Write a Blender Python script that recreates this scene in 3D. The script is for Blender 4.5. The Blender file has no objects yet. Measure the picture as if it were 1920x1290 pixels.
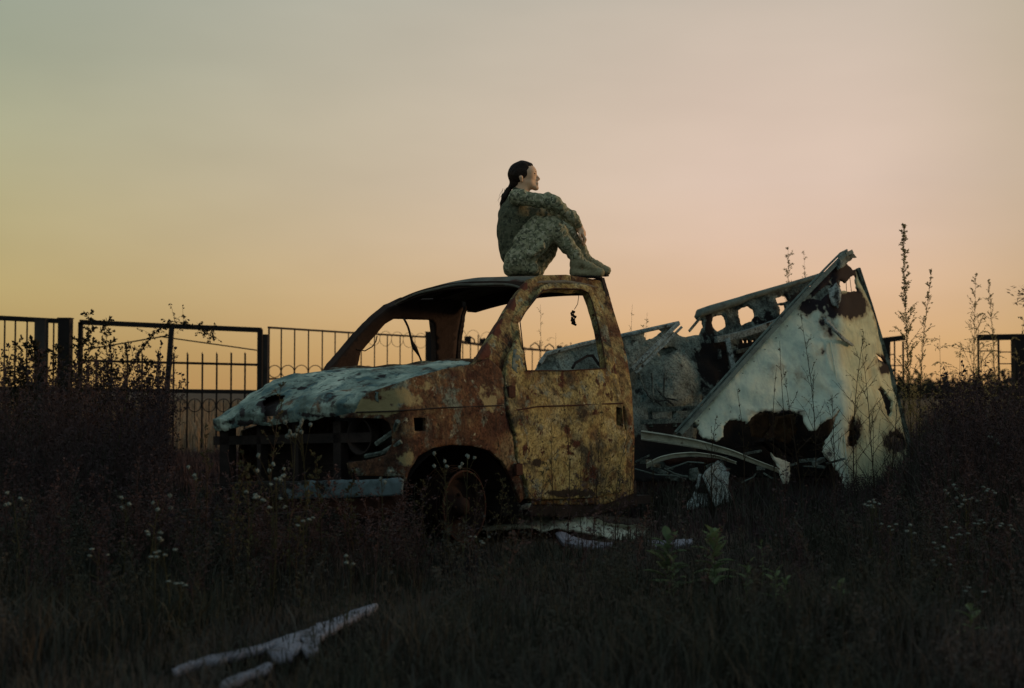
import bpy, math, random
import numpy as np
from mathutils import Vector, Matrix, noise, geometry
rng = np.random.default_rng(7); random.seed(7)
sc = bpy.context.scene
C = sc.collection

# ------------------------------------------------------------ camera, sky, sun
F = 2400.0; HC = 0.86; PITCH = math.atan(85 / F)
cd = bpy.data.cameras.new('camera'); cam = bpy.data.objects.new('camera', cd); C.objects.link(cam)
cd.sensor_width = 36; cd.lens = 36 * F / 1920; cd.clip_end = 3000; cd.clip_start = .05
cam.location = (0, 0, HC); cam.rotation_euler = (math.pi / 2 + PITCH, 0, 0)
cd.dof.use_dof = True; cd.dof.focus_distance = 7.9; cd.dof.aperture_fstop = 2.8
sc.camera = cam
sc.view_settings.view_transform = 'Standard'; sc.view_settings.look = 'None'
sc.view_settings.exposure = 0; sc.view_settings.gamma = 1
sc.cycles.max_bounces = 6

def lin(r, g, b):
    f = lambda c: (c / 255 / 12.92) if c / 255 <= .04045 else ((c / 255 + .055) / 1.055) ** 2.4
    return (f(r), f(g), f(b), 1)

W = bpy.data.worlds.new('World'); sc.world = W; W.use_nodes = True
nt = W.node_tree; nt.nodes.clear()
def N(t, tree=None, **kw):
    n = (tree or nt).nodes.new(t)
    for k, v in kw.items(): setattr(n, k, v)
    return n
def math_n(op, a, b=None, tree=None, clamp=False):
    tr = tree or nt; n = tr.nodes.new('ShaderNodeMath'); n.operation = op; n.use_clamp = clamp
    for i, v in enumerate((a, b)):
        if v is None: continue
        if isinstance(v, (int, float)): n.inputs[i].default_value = v
        else: tr.links.new(v, n.inputs[i])
    return n.outputs[0]
def ramp_n(fac, stops, tree=None, interp='LINEAR'):
    tr = tree or nt; n = tr.nodes.new('ShaderNodeValToRGB'); n.color_ramp.interpolation = interp
    el = n.color_ramp.elements
    while len(el) > 1: el.remove(el[0])
    el[0].position = stops[0][0]; el[0].color = stops[0][1]
    for p, c in stops[1:]:
        e = el.new(p); e.color = c
    tr.links.new(fac, n.inputs[0]); return n.outputs[0]
def mix_n(fac, a, b, tree=None, blend='MIX'):
    tr = tree or nt; n = tr.nodes.new('ShaderNodeMix'); n.data_type = 'RGBA'; n.blend_type = blend
    for s, v in ((n.inputs['Factor'], fac), (n.inputs['A'], a), (n.inputs['B'], b)):
        if isinstance(v, (int, float)): s.default_value = v
        elif isinstance(v, tuple): s.default_value = v
        else: tr.links.new(v, s)
    return n.outputs['Result']
tc = N('ShaderNodeTexCoord'); vn = N('ShaderNodeVectorMath', operation='NORMALIZE')
nt.links.new(tc.outputs['Generated'], vn.inputs[0])
sp = N('ShaderNodeSeparateXYZ'); nt.links.new(vn.outputs[0], sp.inputs[0])
X_, Y_, Z_ = sp.outputs
up2 = math_n('MULTIPLY', math_n('MAXIMUM', Z_, 0.0), 2.0)
front = ramp_n(up2, [(0.0, lin(203, 155, 104)), (.03, lin(209, 163, 112)), (.07, lin(213, 170, 122)), (.15, lin(214, 178, 145)), (.233, lin(214, 185, 163)), (.315, lin(210, 186, 169)),
    (.44, lin(204, 184, 168)), (.56, lin(197, 182, 167)), (.70, lin(172, 170, 160)), (1.0, lin(128, 146, 152))])
left = ramp_n(up2, [(0.0, lin(158, 126, 74)), (.05, lin(164, 137, 82)), (.15, lin(174, 157, 104)), (.26, lin(170, 162, 118)), (.38, lin(160, 162, 130)),
    (.48, lin(148, 157, 134)), (.57, lin(142, 154, 137)), (.70, lin(124, 140, 134)), (1.0, lin(100, 120, 126))])
back = ramp_n(math_n('MAXIMUM', Z_, 0.0), [
    (0.0, lin(124, 130, 124)), (.25, lin(136, 152, 150)), (.6, lin(130, 150, 158)), (1.0, lin(124, 144, 156))])
# azimuth: towards the left the glow is yellower and dimmer
az = N('ShaderNodeMapRange')
nt.links.new(X_, az.inputs['Value']); az.inputs['From Min'].default_value = .16; az.inputs['From Max'].default_value = -.45
fr = mix_n(az.outputs[0], front, left)
ar = N('ShaderNodeMapRange'); ar.interpolation_type = 'SMOOTHSTEP'; nt.links.new(X_, ar.inputs['Value']); ar.inputs['From Min'].default_value = .24; ar.inputs['From Max'].default_value = .50
fr = mix_n(ar.outputs[0], fr, mix_n(1.0, fr, (.68, .72, .58, 1), blend='MULTIPLY'))
ab = N('ShaderNodeMapRange'); ab.interpolation_type = 'SMOOTHSTEP'
nt.links.new(Y_, ab.inputs['Value']); ab.inputs['From Min'].default_value = .75; ab.inputs['From Max'].default_value = -.2
skyc = mix_n(ab.outputs[0], fr, back)
# faint thin cloud mottling
nz = N('ShaderNodeTexNoise'); nz.inputs['Scale'].default_value = 4.5; nz.inputs['Detail'].default_value = 3
mp = N('ShaderNodeMapping'); mp.inputs['Scale'].default_value = (1, 1, 3); nt.links.new(vn.outputs[0], mp.inputs[0]); nt.links.new(mp.outputs[0], nz.inputs[0])
mot = math_n('ADD', math_n('MULTIPLY', nz.outputs[0], .22), .89)
cmb = N('ShaderNodeCombineXYZ')
for i in range(3): nt.links.new(mot, cmb.inputs[i])
skyc = mix_n(1.0, skyc, cmb.outputs[0], blend='MULTIPLY')
bg = N('ShaderNodeBackground'); bg.inputs['Strength'].default_value = 1.08
nt.links.new(skyc, bg.inputs[0]); wo = N('ShaderNodeOutputWorld'); nt.links.new(bg.outputs[0], wo.inputs[0])

sl = bpy.data.lights.new('sun', 'SUN'); so = bpy.data.objects.new('sun', sl); C.objects.link(so)
sl.energy = 1.3; sl.angle = math.radians(10); sl.color = (1, .62, .32)
so.rotation_euler = Vector((-.93, -.28, -.14)).to_track_quat('-Z', 'Y').to_euler()   # low glow from the right, behind the scene

# ------------------------------------------------------------ helpers
ca, sa = math.cos(PITCH), math.sin(PITCH)
def rays(px):
    px = np.atleast_2d(np.asarray(px, float)); dx = (px[:, 0] - 960) / F; dz = (645 - px[:, 1]) / F
    return np.stack([dx, ca - dz * sa, sa + dz * ca], 1)
O = np.array([0, 0, HC])
def at(px, py, Y):
    d = rays((px, py))[0]; return O + d * Y / d[1]
def atv(px, Y):                       # many points, Y scalar or array
    d = rays(px); return O + d * (np.asarray(Y) / d[:, 1])[:, None]
def ground(px, py, z=0.0):
    d = rays((px, py))[0]; t = (z - HC) / d[2]; return O + d * t
def tag(o, label=None, cat=None, group=None, kind=None):
    if label: o['label'] = label
    if cat: o['category'] = cat
    if group: o['group'] = group
    if kind: o['kind'] = kind
    return o
def empty(name, loc, label, cat, group=None):
    o = bpy.data.objects.new(name, None); C.objects.link(o); o.location = loc; o.empty_display_size = .2
    return tag(o, label, cat, group)
def mesh_np(name, V, Fa):
    me = bpy.data.meshes.new(name); V = np.asarray(V, np.float32)
    if isinstance(Fa, np.ndarray) and Fa.ndim == 2:
        n, k = Fa.shape
        me.vertices.add(len(V)); me.vertices.foreach_set('co', V.ravel())
        me.loops.add(n * k); me.loops.foreach_set('vertex_index', Fa.astype(np.int32).ravel())
        me.polygons.add(n); me.polygons.foreach_set('loop_start', (np.arange(n) * k).astype(np.int32))
        me.update(calc_edges=True)
    else:
        me.from_pydata([tuple(v) for v in V], [], [tuple(int(i) for i in f) for f in Fa]); me.update()
    return me
def obj(name, V, Fa, mat, parent=None, smooth=False):
    V = np.asarray(V, float)
    if parent is not None: V = V - np.array(parent_world(parent))
    me = mesh_np(name, V, Fa); me.materials.append(mat)
    if smooth: me.polygons.foreach_set('use_smooth', np.ones(len(me.polygons), bool))
    o = bpy.data.objects.new(name, me); C.objects.link(o)
    if parent is not None: o.parent = parent
    return o
def parent_world(p):
    v = Vector(p.location)
    while p.parent is not None:
        p = p.parent; v = v + Vector(p.location)
    return v
class MB:                              # collects shapes into one mesh
    def __init__(s): s.V = []; s.F = []; s.n = 0
    def add(s, V, Fa):
        s.V.append(np.asarray(V, float)); s.F += [tuple(i + s.n for i in f) for f in Fa]; s.n += len(V); return s
    def box(s, c, sz, R=None):
        c = np.asarray(c, float); h = np.asarray(sz, float) / 2
        v = np.array([(x, y, z) for x in (-1, 1) for y in (-1, 1) for z in (-1, 1)]) * h
        if R is not None: v = v @ np.asarray(R).T
        return s.add(v + c, [(0, 1, 3, 2), (4, 6, 7, 5), (0, 4, 5, 1), (2, 3, 7, 6), (0, 2, 6, 4), (1, 5, 7, 3)])
    def bar(s, a, b, w, h, up=(0, 0, 1)):
        a = np.asarray(a, float); b = np.asarray(b, float); d = b - a; L = np.linalg.norm(d); d /= L
        up = np.asarray(up, float); sd = np.cross(d, up)
        if np.linalg.norm(sd) < 1e-3: sd = np.cross(d, (1, 0, 0))
        sd /= np.linalg.norm(sd); u = np.cross(sd, d)
        return s.box((a + b) / 2, (L, w, h), np.stack([d, sd, u], 1))
    def tube(s, pts, r, k=6):
        V, Fa = tube(pts, r, k); return s.add(V, Fa)
    def build(s, name, mat, parent=None, smooth=False):
        return obj(name, np.concatenate(s.V), s.F, mat, parent, smooth)
def tube(pts, r, k=6, closed=False):
    P = np.asarray(pts, float); n = len(P); r = np.full(n, r) if np.isscalar(r) else np.asarray(r)
    T = np.gradient(P, axis=0) if n > 2 else np.tile(P[-1] - P[0], (n, 1))
    if closed: T = np.roll(P, -1, 0) - np.roll(P, 1, 0)
    T /= np.linalg.norm(T, axis=1)[:, None] + 1e-9
    ref = np.array([.13, .97, .2]) if abs(T[0] @ np.array([.13, .97, .2])) < .9 else np.array([1, 0, 0])
    A = np.cross(T, ref); A /= np.linalg.norm(A, axis=1)[:, None] + 1e-9; B = np.cross(T, A)
    th = np.arange(k) / k * 2 * math.pi
    V = (P[:, None] + r[:, None, None] * (np.cos(th)[None, :, None] * A[:, None] + np.sin(th)[None, :, None] * B[:, None])).reshape(-1, 3)
    Fa = [(i * k + j, i * k + (j + 1) % k, ((i + 1) % n) * k + (j + 1) % k, ((i + 1) % n) * k + j) for i in range(n if closed else n - 1) for j in range(k)]
    if not closed: Fa += [tuple(range(k))[::-1], tuple((n - 1) * k + j for j in range(k))]
    return V, Fa
def lathe(prof, k, R, loc):            # profile (axis, radius), R maps local z axis
    V = []; 
    for a, r in prof:
        for j in range(k):
            t = j / k * 2 * math.pi; V.append((r * math.cos(t), r * math.sin(t), a))
    Fa = [(i * k + j, i * k + (j + 1) % k, (i + 1) * k + (j + 1) % k, (i + 1) * k + j) for i in range(len(prof) - 1) for j in range(k)]
    return np.array(V) @ np.asarray(R).T + np.asarray(loc), Fa
def inside(P, poly):
    x, y = P[:, 0], P[:, 1]; c = np.zeros(len(P), bool); n = len(poly)
    for i in range(n):
        x1, y1 = poly[i]; x2, y2 = poly[(i + 1) % n]
        if y1 == y2: continue
        c ^= ((y1 > y) != (y2 > y)) & (x < (x2 - x1) * (y - y1) / (y2 - y1) + x1)
    return c
def jag(poly, amp=1.0, step=4.0, seed=0):
    out = []; n = len(poly); k = 0
    for i in range(n):
        a = np.array(poly[i], float); b = np.array(poly[(i + 1) % n], float); m = max(1, int(np.linalg.norm(b - a) / step))
        for j in range(m):
            p = a + (b - a) * j / m
            q = noise.noise_vector(Vector((p[0] * .21, p[1] * .21, seed * 3.7))) + .6 * noise.noise_vector(Vector((p[0] * .7, p[1] * .7, seed + 9)))
            out.append((p[0] + q.x * amp * 1.5, p[1] + q.y * amp * 1.5))
    return out
def fnoise(V, scale, octs=4, seed=0.0):
    return np.array([noise.fractal(Vector((v[0] * scale + seed, v[1] * scale + seed * .7, v[2] * scale)), 1.0, 2.0, octs, noise_basis='PERLIN_ORIGINAL') for v in V])
def sheet(name, outline, holes, mapf, mat, parent, step=6.0, thick=.006, amp=0.0, nscale=3.0, fine=0.0, jg=0.0, hj=None, seed=0, char_shade=None, smooth=True, warm=None):
    ol = jag(outline, jg, 4, seed) if jg else jag(outline, 0, 10)
    hj = jg if hj is None else hj
    hs = [jag(h, hj, 3.0, seed + 5 + i) if hj else jag(h, 0, 8) for i, h in enumerate(holes)]
    A = np.array(ol); x0, y0 = A.min(0); x1, y1 = A.max(0)
    gx, gy = np.meshgrid(np.arange(x0 + step / 2, x1, step), np.arange(y0 + step / 2, y1, step))
    G = np.stack([gx.ravel(), gy.ravel()], 1) + np.random.default_rng(seed).uniform(-.25, .25, (gx.size, 2)) * step
    keep = inside(G, ol)
    for h in hs: keep &= ~inside(G, h)
    bd = np.array(ol + [p for h in hs for p in h])
    G = G[keep]
    if len(G):
        dmin = np.sqrt(((G[:, None] - bd[None]) ** 2).sum(2)).min(1); G = G[dmin > step * .4]
    verts = [Vector(p) for p in ol]; edges = [(i, (i + 1) % len(ol)) for i in range(len(ol))]
    for h in hs:
        b = len(verts); verts += [Vector(p) for p in h]; edges += [(b + i, b + (i + 1) % len(h)) for i in range(len(h))]
    verts += [Vector(p) for p in G]
    r = geometry.delaunay_2d_cdt(verts, edges, [], 0, 1e-4)
    P2 = np.array([(v.x, v.y) for v in r[0]]); Fa = np.array([f for f in r[2] if len(f) == 3])
    cen = P2[Fa].mean(1); k = inside(cen, ol)
    for h in hs: k &= ~inside(cen, h)
    Fa = Fa[k]
    V = mapf(P2)
    n = np.zeros_like(V); fn = np.cross(V[Fa[:, 1]] - V[Fa[:, 0]], V[Fa[:, 2]] - V[Fa[:, 0]])
    ln = np.linalg.norm(fn, axis=1)[:, None]; fnn = fn / (ln + 1e-12)
    for i in range(3): np.add.at(n, Fa[:, i], fn)
    n /= np.linalg.norm(n, axis=1)[:, None] + 1e-12
    if (fnn * (O - V[Fa[:, 0]])).sum(1).mean() < 0: Fa = Fa[:, ::-1].copy(); n = -n
    if amp: V = V + n * (amp * fnoise(V, nscale, 3, seed))[:, None]
    if fine: V = V + n * (fine * fnoise(V, 22, 3, seed + 2))[:, None]
    nv_ = len(V)
    if thick:                            # give the sheet a back face and rims
        n = np.zeros_like(V); fn = np.cross(V[Fa[:, 1]] - V[Fa[:, 0]], V[Fa[:, 2]] - V[Fa[:, 0]])
        for i in range(3): np.add.at(n, Fa[:, i], fn)
        n /= np.linalg.norm(n, axis=1)[:, None] + 1e-12; mn = n.mean(0); mn /= np.linalg.norm(mn); n = np.where(((n @ mn) < .35)[:, None], mn, n)
        E_ = np.concatenate([Fa[:, [0, 1]], Fa[:, [1, 2]], Fa[:, [2, 0]]]); key = {}
        for a, b in E_.tolist(): key[(a, b)] = 1
        bd_ = [(a, b) for a, b in key if (b, a) not in key]
        side = []
        for a, b in bd_: side += [(b, a, a + nv_), (b, a + nv_, b + nv_)]
        V = np.concatenate([V, V - n * thick]); Fa = np.concatenate([Fa, Fa[:, ::-1] + nv_, np.array(side).reshape(-1, 3)])
        P2 = np.concatenate([P2, P2])
    o = obj(name, V, Fa, mat, parent, smooth)
    if thick and smooth:
        fl = np.ones(len(o.data.polygons), bool); fl[-len(side):] = False; o.data.polygons.foreach_set('use_smooth', fl)
    if char_shade is not None:
        at_ = o.data.attributes.new('char_shade', 'FLOAT', 'POINT'); at_.data.foreach_set('value', char_shade(P2).astype(np.float32))
    if warm is not None:
        at_ = o.data.attributes.new('warm', 'FLOAT', 'POINT'); at_.data.foreach_set('value', warm(P2).astype(np.float32))
    return o
def blobs(lst):                        # (px,py,rx,ry,strength) -> mask for scorched patches, and for shade painted in on the hood lip
    def f(P):
        c = np.zeros(len(P))
        for x, y, rx, ry, s in lst:
            d = np.sqrt(((P[:, 0] - x) / rx) ** 2 + ((P[:, 1] - y) / ry) ** 2); c = np.maximum(c, s * np.clip(1.35 - d, 0, 1))
        return c
    return f

# ------------------------------------------------------------ materials
def c(r, g, b): return (r, g, b, 1)
def mat(name, base, rough=.85, metal=0.0, scale=5.0, contrast=None, spots=None, bump=0.0, bscale=40.0, char_shade=None, streak=None, spec=.12, trans=None, obj_rand=0.0, warm=None, speck=False, halo=None):
    """base: list of ramp stops over a fractal noise; spots: (colour, scale, threshold, softness); char: colour used under the 'char' attribute"""
    m = bpy.data.materials.new(name); m.use_nodes = True; t = m.node_tree; b = t.nodes['Principled BSDF']
    co = t.nodes.new('ShaderNodeTexCoord').outputs['Object']
    def nz(sc_, det=6, vec=None, dist=0.0, rg=.6):
        n = t.nodes.new('ShaderNodeTexNoise'); n.inputs['Scale'].default_value = sc_; n.inputs['Detail'].default_value = det
        n.inputs['Distortion'].default_value = dist; n.inputs['Roughness'].default_value = rg; t.links.new(vec or co, n.inputs['Vector']); return n.outputs[0]
    if isinstance(base, tuple): col = ramp_n(nz(scale), [(.3, tuple(c * .8 for c in base[:3]) + (1,)), (.7, tuple(min(1, c * 1.2) for c in base[:3]) + (1,))], t)
    else: col = ramp_n(nz(scale, 9, None, .4, .66), base, t)
    for s in (spots or []):
        c2, s2, th, sf = s
        off = t.nodes.new('ShaderNodeMapping'); off.inputs['Location'].default_value = (s2 * 1.7, th * 31, 2.3); t.links.new(co, off.inputs[0])
        f = ramp_n(nz(s2, 8, off.outputs[0], .3, .68), [(max(0, th - sf), (0, 0, 0, 1)), (min(1, th + sf), (1, 1, 1, 1))], t)
        col = mix_n(f, col, tuple(c2[:3]) + (1,), t)
    if speck:
        f = ramp_n(nz(75, 4), [(.36, c(.45, .42, .40)), (.50, c(.95, .95, .95)), (.66, c(1.25, 1.22, 1.15))], t); col = mix_n(1.0, col, f, t, 'MULTIPLY')
        f = ramp_n(nz(26, 5), [(.40, c(.62, .60, .58)), (.52, c(1, 1, 1))], t); col = mix_n(.8, col, f, t, 'MULTIPLY')
    if streak:
        mpn = t.nodes.new('ShaderNodeMapping'); mpn.inputs['Scale'].default_value = (9, 9, .8); t.links.new(co, mpn.inputs[0])
        f = ramp_n(nz(3.0, 5, mpn.outputs[0]), [(.48, (0, 0, 0, 1)), (.68, (.75, .75, .75, 1))], t); col = mix_n(f, col, tuple(streak[:3]) + (1,), t)
    if char_shade is not None:
        a = t.nodes.new('ShaderNodeAttribute'); a.attribute_name = 'char_shade'
        f = math_n('ADD', a.outputs['Fac'], math_n('MULTIPLY', math_n('SUBTRACT', nz(14, 8), .5, t), 1.3, t), t)
        if halo: col = mix_n(ramp_n(f, [(.14, (0, 0, 0, 1)), (.42, (.85, .85, .85, 1))], t), col, halo, t)
        f = ramp_n(f, [(.42, (0, 0, 0, 1)), (.54, (1, 1, 1, 1))], t); col = mix_n(f, col, tuple(char_shade[:3]) + (1,), t)
    if warm:
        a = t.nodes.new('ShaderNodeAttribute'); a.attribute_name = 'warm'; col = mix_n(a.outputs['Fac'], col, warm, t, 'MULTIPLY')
    if obj_rand:
        oi = t.nodes.new('ShaderNodeObjectInfo'); v = math_n('ADD', math_n('MULTIPLY', oi.outputs['Random'], obj_rand, t), 1 - obj_rand / 2, t)
        hs = t.nodes.new('ShaderNodeHueSaturation'); t.links.new(v, hs.inputs['Value']); t.links.new(col, hs.inputs['Color']); col = hs.outputs[0]
    if trans:
        tn = t.nodes.new('ShaderNodeBsdfTranslucent'); t.links.new(col, tn.inputs[0]); ms = t.nodes.new('ShaderNodeMixShader'); ms.inputs[0].default_value = trans
        t.links.new(b.outputs[0], ms.inputs[1]); t.links.new(tn.outputs[0], ms.inputs[2]); t.links.new(ms.outputs[0], t.nodes['Material Output'].inputs[0])
    t.links.new(col, b.inputs['Base Color']); b.inputs['Roughness'].default_value = rough; b.inputs['Metallic'].default_value = metal
    b.inputs['Specular IOR Level'].default_value = spec
    if bump:
        bn = t.nodes.new('ShaderNodeBump'); bn.inputs['Strength'].default_value = bump; bn.inputs['Distance'].default_value = .01
        t.links.new(nz(bscale, 8), bn.inputs['Height']); t.links.new(bn.outputs[0], b.inputs['Normal'])
    return m
M = {}
M['door'] = mat('scorched ochre paint', [(.30, c(.05, .034, .018)), (.40, c(.17, .10, .045)), (.48, c(.29, .22, .085)), (.56, c(.40, .33, .14)), (.62, c(.20, .13, .055)), (.70, c(.09, .04, .024))], scale=4.5,
    spots=[(c(.42, .37, .20), 6, .585, .05), (c(.055, .052, .038), 3.6, .555, .06), (c(.19, .20, .15), 8, .60, .035), (c(.075, .028, .018), 9, .595, .02), (c(.42, .38, .24), 24, .65, .03), (c(.022, .017, .014), 28, .64, .02)], bump=.7, speck=True, char_shade=c(.030, .022, .016))
M['fender'] = mat('burnt red brown metal', [(.28, c(.03, .02, .015)), (.42, c(.10, .045, .026)), (.52, c(.15, .075, .038)), (.60, c(.22, .16, .085)), (.70, c(.085, .034, .022))], scale=4.5,
    spots=[(c(.18, .21, .17), 8, .575, .04), (c(.055, .022, .016), 5, .555, .06), (c(.32, .30, .21), 18, .64, .02), (c(.018, .014, .012), 22, .63, .03)], bump=.7, speck=True, streak=c(.045, .028, .02), char_shade=c(.27, .22, .11))
M['pillar'] = mat('burnt pillar metal', [(.30, c(.03, .018, .012)), (.42, c(.11, .05, .026)), (.52, c(.24, .17, .075)), (.60, c(.31, .26, .12)), (.70, c(.08, .03, .02))], scale=6, spots=[(c(.22, .24, .18), 12, .61, .03), (c(.03, .02, .015), 8, .60, .04)], bump=.6, speck=True, char_shade=c(.085, .030, .02))
M['inner'] = mat('soot black metal', [(.3, c(.012, .010, .010)), (.6, c(.035, .025, .022)), (.75, c(.05, .028, .02))], scale=6, bump=.4)
M['roof'] = mat('burnt roof metal', [(.3, c(.06, .06, .05)), (.5, c(.16, .15, .12)), (.7, c(.10, .06, .04))], scale=3, spots=[(c(.07, .03, .02), 7, .6, .05)], bump=.4)
M['ceiling'] = mat('sooty ceiling metal', [(.3, c(.02, .014, .012)), (.6, c(.055, .035, .028))], scale=4, bump=.4)
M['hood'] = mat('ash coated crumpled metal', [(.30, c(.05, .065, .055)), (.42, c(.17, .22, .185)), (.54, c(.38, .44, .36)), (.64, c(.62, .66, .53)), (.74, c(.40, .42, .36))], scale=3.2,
    spots=[(c(.045, .035, .032), 7, .575, .04), (c(.17, .10, .06), 5.5, .60, .04), (c(.09, .15, .15), 9, .565, .05), (c(.02, .018, .018), 22, .62, .03)], bump=.8, bscale=45, char_shade=c(.03, .024, .024))
M['white'] = mat('scorched white panel paint', [(.28, c(.42, .47, .37)), (.44, c(.54, .60, .48)), (.60, c(.63, .66, .51)), (.74, c(.50, .49, .36))], scale=1.4,
    spots=[(c(.30, .39, .34), 5.5, .60, .09), (c(.42, .38, .26), 2.8, .63, .10), (c(.20, .22, .19), 9, .645, .02), (c(.10, .14, .13), 18, .68, .012), (c(.03, .025, .022), 40, .72, .01)], bump=.25, char_shade=c(.020, .015, .018), halo=c(.30, .27, .20), warm=c(1.0, .90, .68), streak=c(.42, .46, .39))
M['bedmetal'] = mat('grey green burnt sheet', [(.28, c(.04, .045, .04)), (.42, c(.13, .155, .135)), (.54, c(.24, .27, .235)), (.64, c(.36, .38, .31)), (.75, c(.16, .11, .07))], scale=4, spots=[(c(.03, .03, .028), 6, .60, .05), (c(.12, .18, .17), 9, .60, .04)], speck=True, bump=.5, char_shade=c(.02, .018, .018))
M['sheet'] = mat('dulled sheet metal', [(.28, c(.10, .13, .13)), (.5, c(.30, .34, .32)), (.7, c(.20, .20, .17))], scale=6, spots=[(c(.04, .035, .03), 10, .60, .03)], bump=.5, speck=True)
M['frame'] = mat('charred body metal', [(.28, c(.025, .026, .025)), (.44, c(.08, .10, .09)), (.56, c(.20, .235, .205)), (.64, c(.30, .32, .27)), (.75, c(.09, .05, .035))], scale=6, speck=True, spots=[(c(.02, .018, .018), 6, .57, .06)], bump=.5, char_shade=c(.012, .010, .010))
M['rail'] = mat('grey rail metal', [(.3, c(.06, .08, .07)), (.5, c(.15, .18, .155)), (.7, c(.05, .05, .045))], scale=8, bump=.3)
M['strip'] = mat('pale bent trim metal', [(.3, c(.20, .20, .15)), (.55, c(.52, .52, .42)), (.7, c(.33, .27, .18))], scale=7, spots=[(c(.09, .05, .03), 9, .62, .04)], bump=.3)
M['rust'] = mat('dark red rust', [(.3, c(.02, .011, .009)), (.6, c(.06, .024, .016))], scale=12, bump=.5)
M['wheelrust'] = mat('sooty wheel rust', [(.3, c(.010, .007, .006)), (.6, c(.026, .013, .010))], scale=14, bump=.5)
M['rim'] = mat('rusted wheel metal', [(.3, c(.05, .022, .014)), (.6, c(.20, .075, .035))], scale=16, bump=.5)
M['iron'] = mat('dark fence iron', c(.018, .014, .013), rough=.7, scale=9)
M['post'] = mat('weathered fence post', c(.05, .042, .038), rough=.9, scale=9)
M['bumper'] = mat('burnt bumper steel', [(.3, c(.05, .07, .07)), (.5, c(.12, .16, .17)), (.7, c(.07, .06, .055))], scale=6, bump=.4, rough=.6, char_shade=c(.02, .016, .014))
M['board'] = mat('brown splintered board', [(.3, c(.03, .018, .012)), (.6, c(.12, .065, .035))], scale=14, bump=.6, streak=c(.03, .016, .01))
M['soil'] = mat('dark dry soil', [(.3, c(.035, .024, .018)), (.6, c(.085, .055, .038))], scale=1.5, bump=.5, bscale=15)
M['grass'] = mat('dim dry grass', [(.30, c(.024, .020, .025)), (.45, c(.046, .047, .034)), (.55, c(.060, .054, .045)), (.68, c(.090, .066, .060))], scale=.9, rough=.9, spec=.1)
M['tallgrass'] = mat('dark reddish dry weeds', [(.30, c(.028, .021, .026)), (.50, c(.058, .038, .038)), (.68, c(.100, .056, .048))], scale=1.1, rough=.9, spec=.1)
M['fieldgrass'] = mat('far field grass', [(.30, c(.17, .12, .08)), (.6, c(.30, .21, .13))], scale=.5, rough=.9, spec=.1)
M['stem'] = mat('dry brown stem', c(.045, .030, .020), scale=20, spec=.1, obj_rand=.5)
M['leafdry'] = mat('dusty weed leaves', c(.075, .068, .036), scale=20, spec=.1, obj_rand=.4, trans=.4)
M['seed'] = mat('olive seed heads', c(.32, .27, .13), scale=20, spec=.1, trans=.6)
M['leafdark'] = mat('dark shrub leaves', c(.020, .018, .011), scale=20, spec=.15, obj_rand=.4)
M['leafgreen'] = mat('fresh green leaves', c(.13, .175, .085), scale=9, spec=.2, obj_rand=.4, trans=.3)
M['petal'] = mat('white flower heads', c(.16, .175, .15), scale=30, spec=.1)
M['plastic'] = mat('white painted board', [(.3, c(.11, .10, .12)), (.6, c(.26, .245, .28))], scale=4, spots=[(c(.07, .05, .04), 12, .62, .04)], bump=.2)
M['bluebag'] = mat('blue plastic', c(.03, .14, .33), rough=.4)
M['bag'] = mat('pale plastic', c(.30, .33, .35), rough=.5)
M['strap'] = mat('black strap', c(.02, .016, .014))
M['skin'] = mat('warm skin', c(.72, .45, .28), rough=.6, scale=12, spec=.35)
M['hair'] = mat('dark brown hair', [(.35, c(.012, .008, .006)), (.65, c(.035, .02, .014))], scale=30, rough=.55, bump=.3, bscale=90)
M['boot'] = mat('olive suede boots', [(.35, c(.23, .20, .115)), (.65, c(.32, .28, .17))], scale=20, bump=.3)
def camo(name, cols, px=.011):
    m = bpy.data.materials.new(name); m.use_nodes = True; t = m.node_tree; b = t.nodes['Principled BSDF']
    co = t.nodes.new('ShaderNodeTexCoord').outputs['Object']
    sn = t.nodes.new('ShaderNodeVectorMath'); sn.operation = 'SNAP'; sn.inputs[1].default_value = (px,) * 3; t.links.new(co, sn.inputs[0])
    def nz(sc_, off):
        mpn = t.nodes.new('ShaderNodeMapping'); mpn.inputs['Location'].default_value = off; t.links.new(sn.outputs[0], mpn.inputs[0])
        n = t.nodes.new('ShaderNodeTexNoise'); n.inputs['Scale'].default_value = sc_; n.inputs['Detail'].default_value = 3; t.links.new(mpn.outputs[0], n.inputs['Vector']); return n.outputs[0]
    col = cols[0]
    col = mix_n(ramp_n(nz(34, (1, 2, 3)), [(.50, c(0, 0, 0)), (.52, c(1, 1, 1))], t), col, cols[1], t)
    col = mix_n(ramp_n(nz(44, (5, 2, 9)), [(.56, c(0, 0, 0)), (.58, c(1, 1, 1))], t), col, cols[2], t)
    col = mix_n(ramp_n(nz(52, (8, 1, 4)), [(.57, c(0, 0, 0)), (.59, c(1, 1, 1))], t), col, cols[3], t)
    t.links.new(col, b.inputs['Base Color']); b.inputs['Roughness'].default_value = .9; b.inputs['Specular IOR Level'].default_value = .15
    bn = t.nodes.new('ShaderNodeBump'); bn.inputs['Strength'].default_value = .35; bn.inputs['Distance'].default_value = .01
    n = t.nodes.new('ShaderNodeTexNoise'); n.inputs['Scale'].default_value = 28; t.links.new(co, n.inputs['Vector']); t.links.new(n.outputs[0], bn.inputs['Height']); t.links.new(bn.outputs[0], b.inputs['Normal'])
    return m
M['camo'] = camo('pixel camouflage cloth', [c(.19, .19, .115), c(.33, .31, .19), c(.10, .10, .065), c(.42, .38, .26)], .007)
M['camoshade'] = camo('shaded camouflage cloth', [c(.085, .088, .055), c(.12, .118, .075), c(.05, .052, .036), c(.15, .14, .09)], .007)  # jacket torso: shade on the back painted in as a darker cloth

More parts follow.
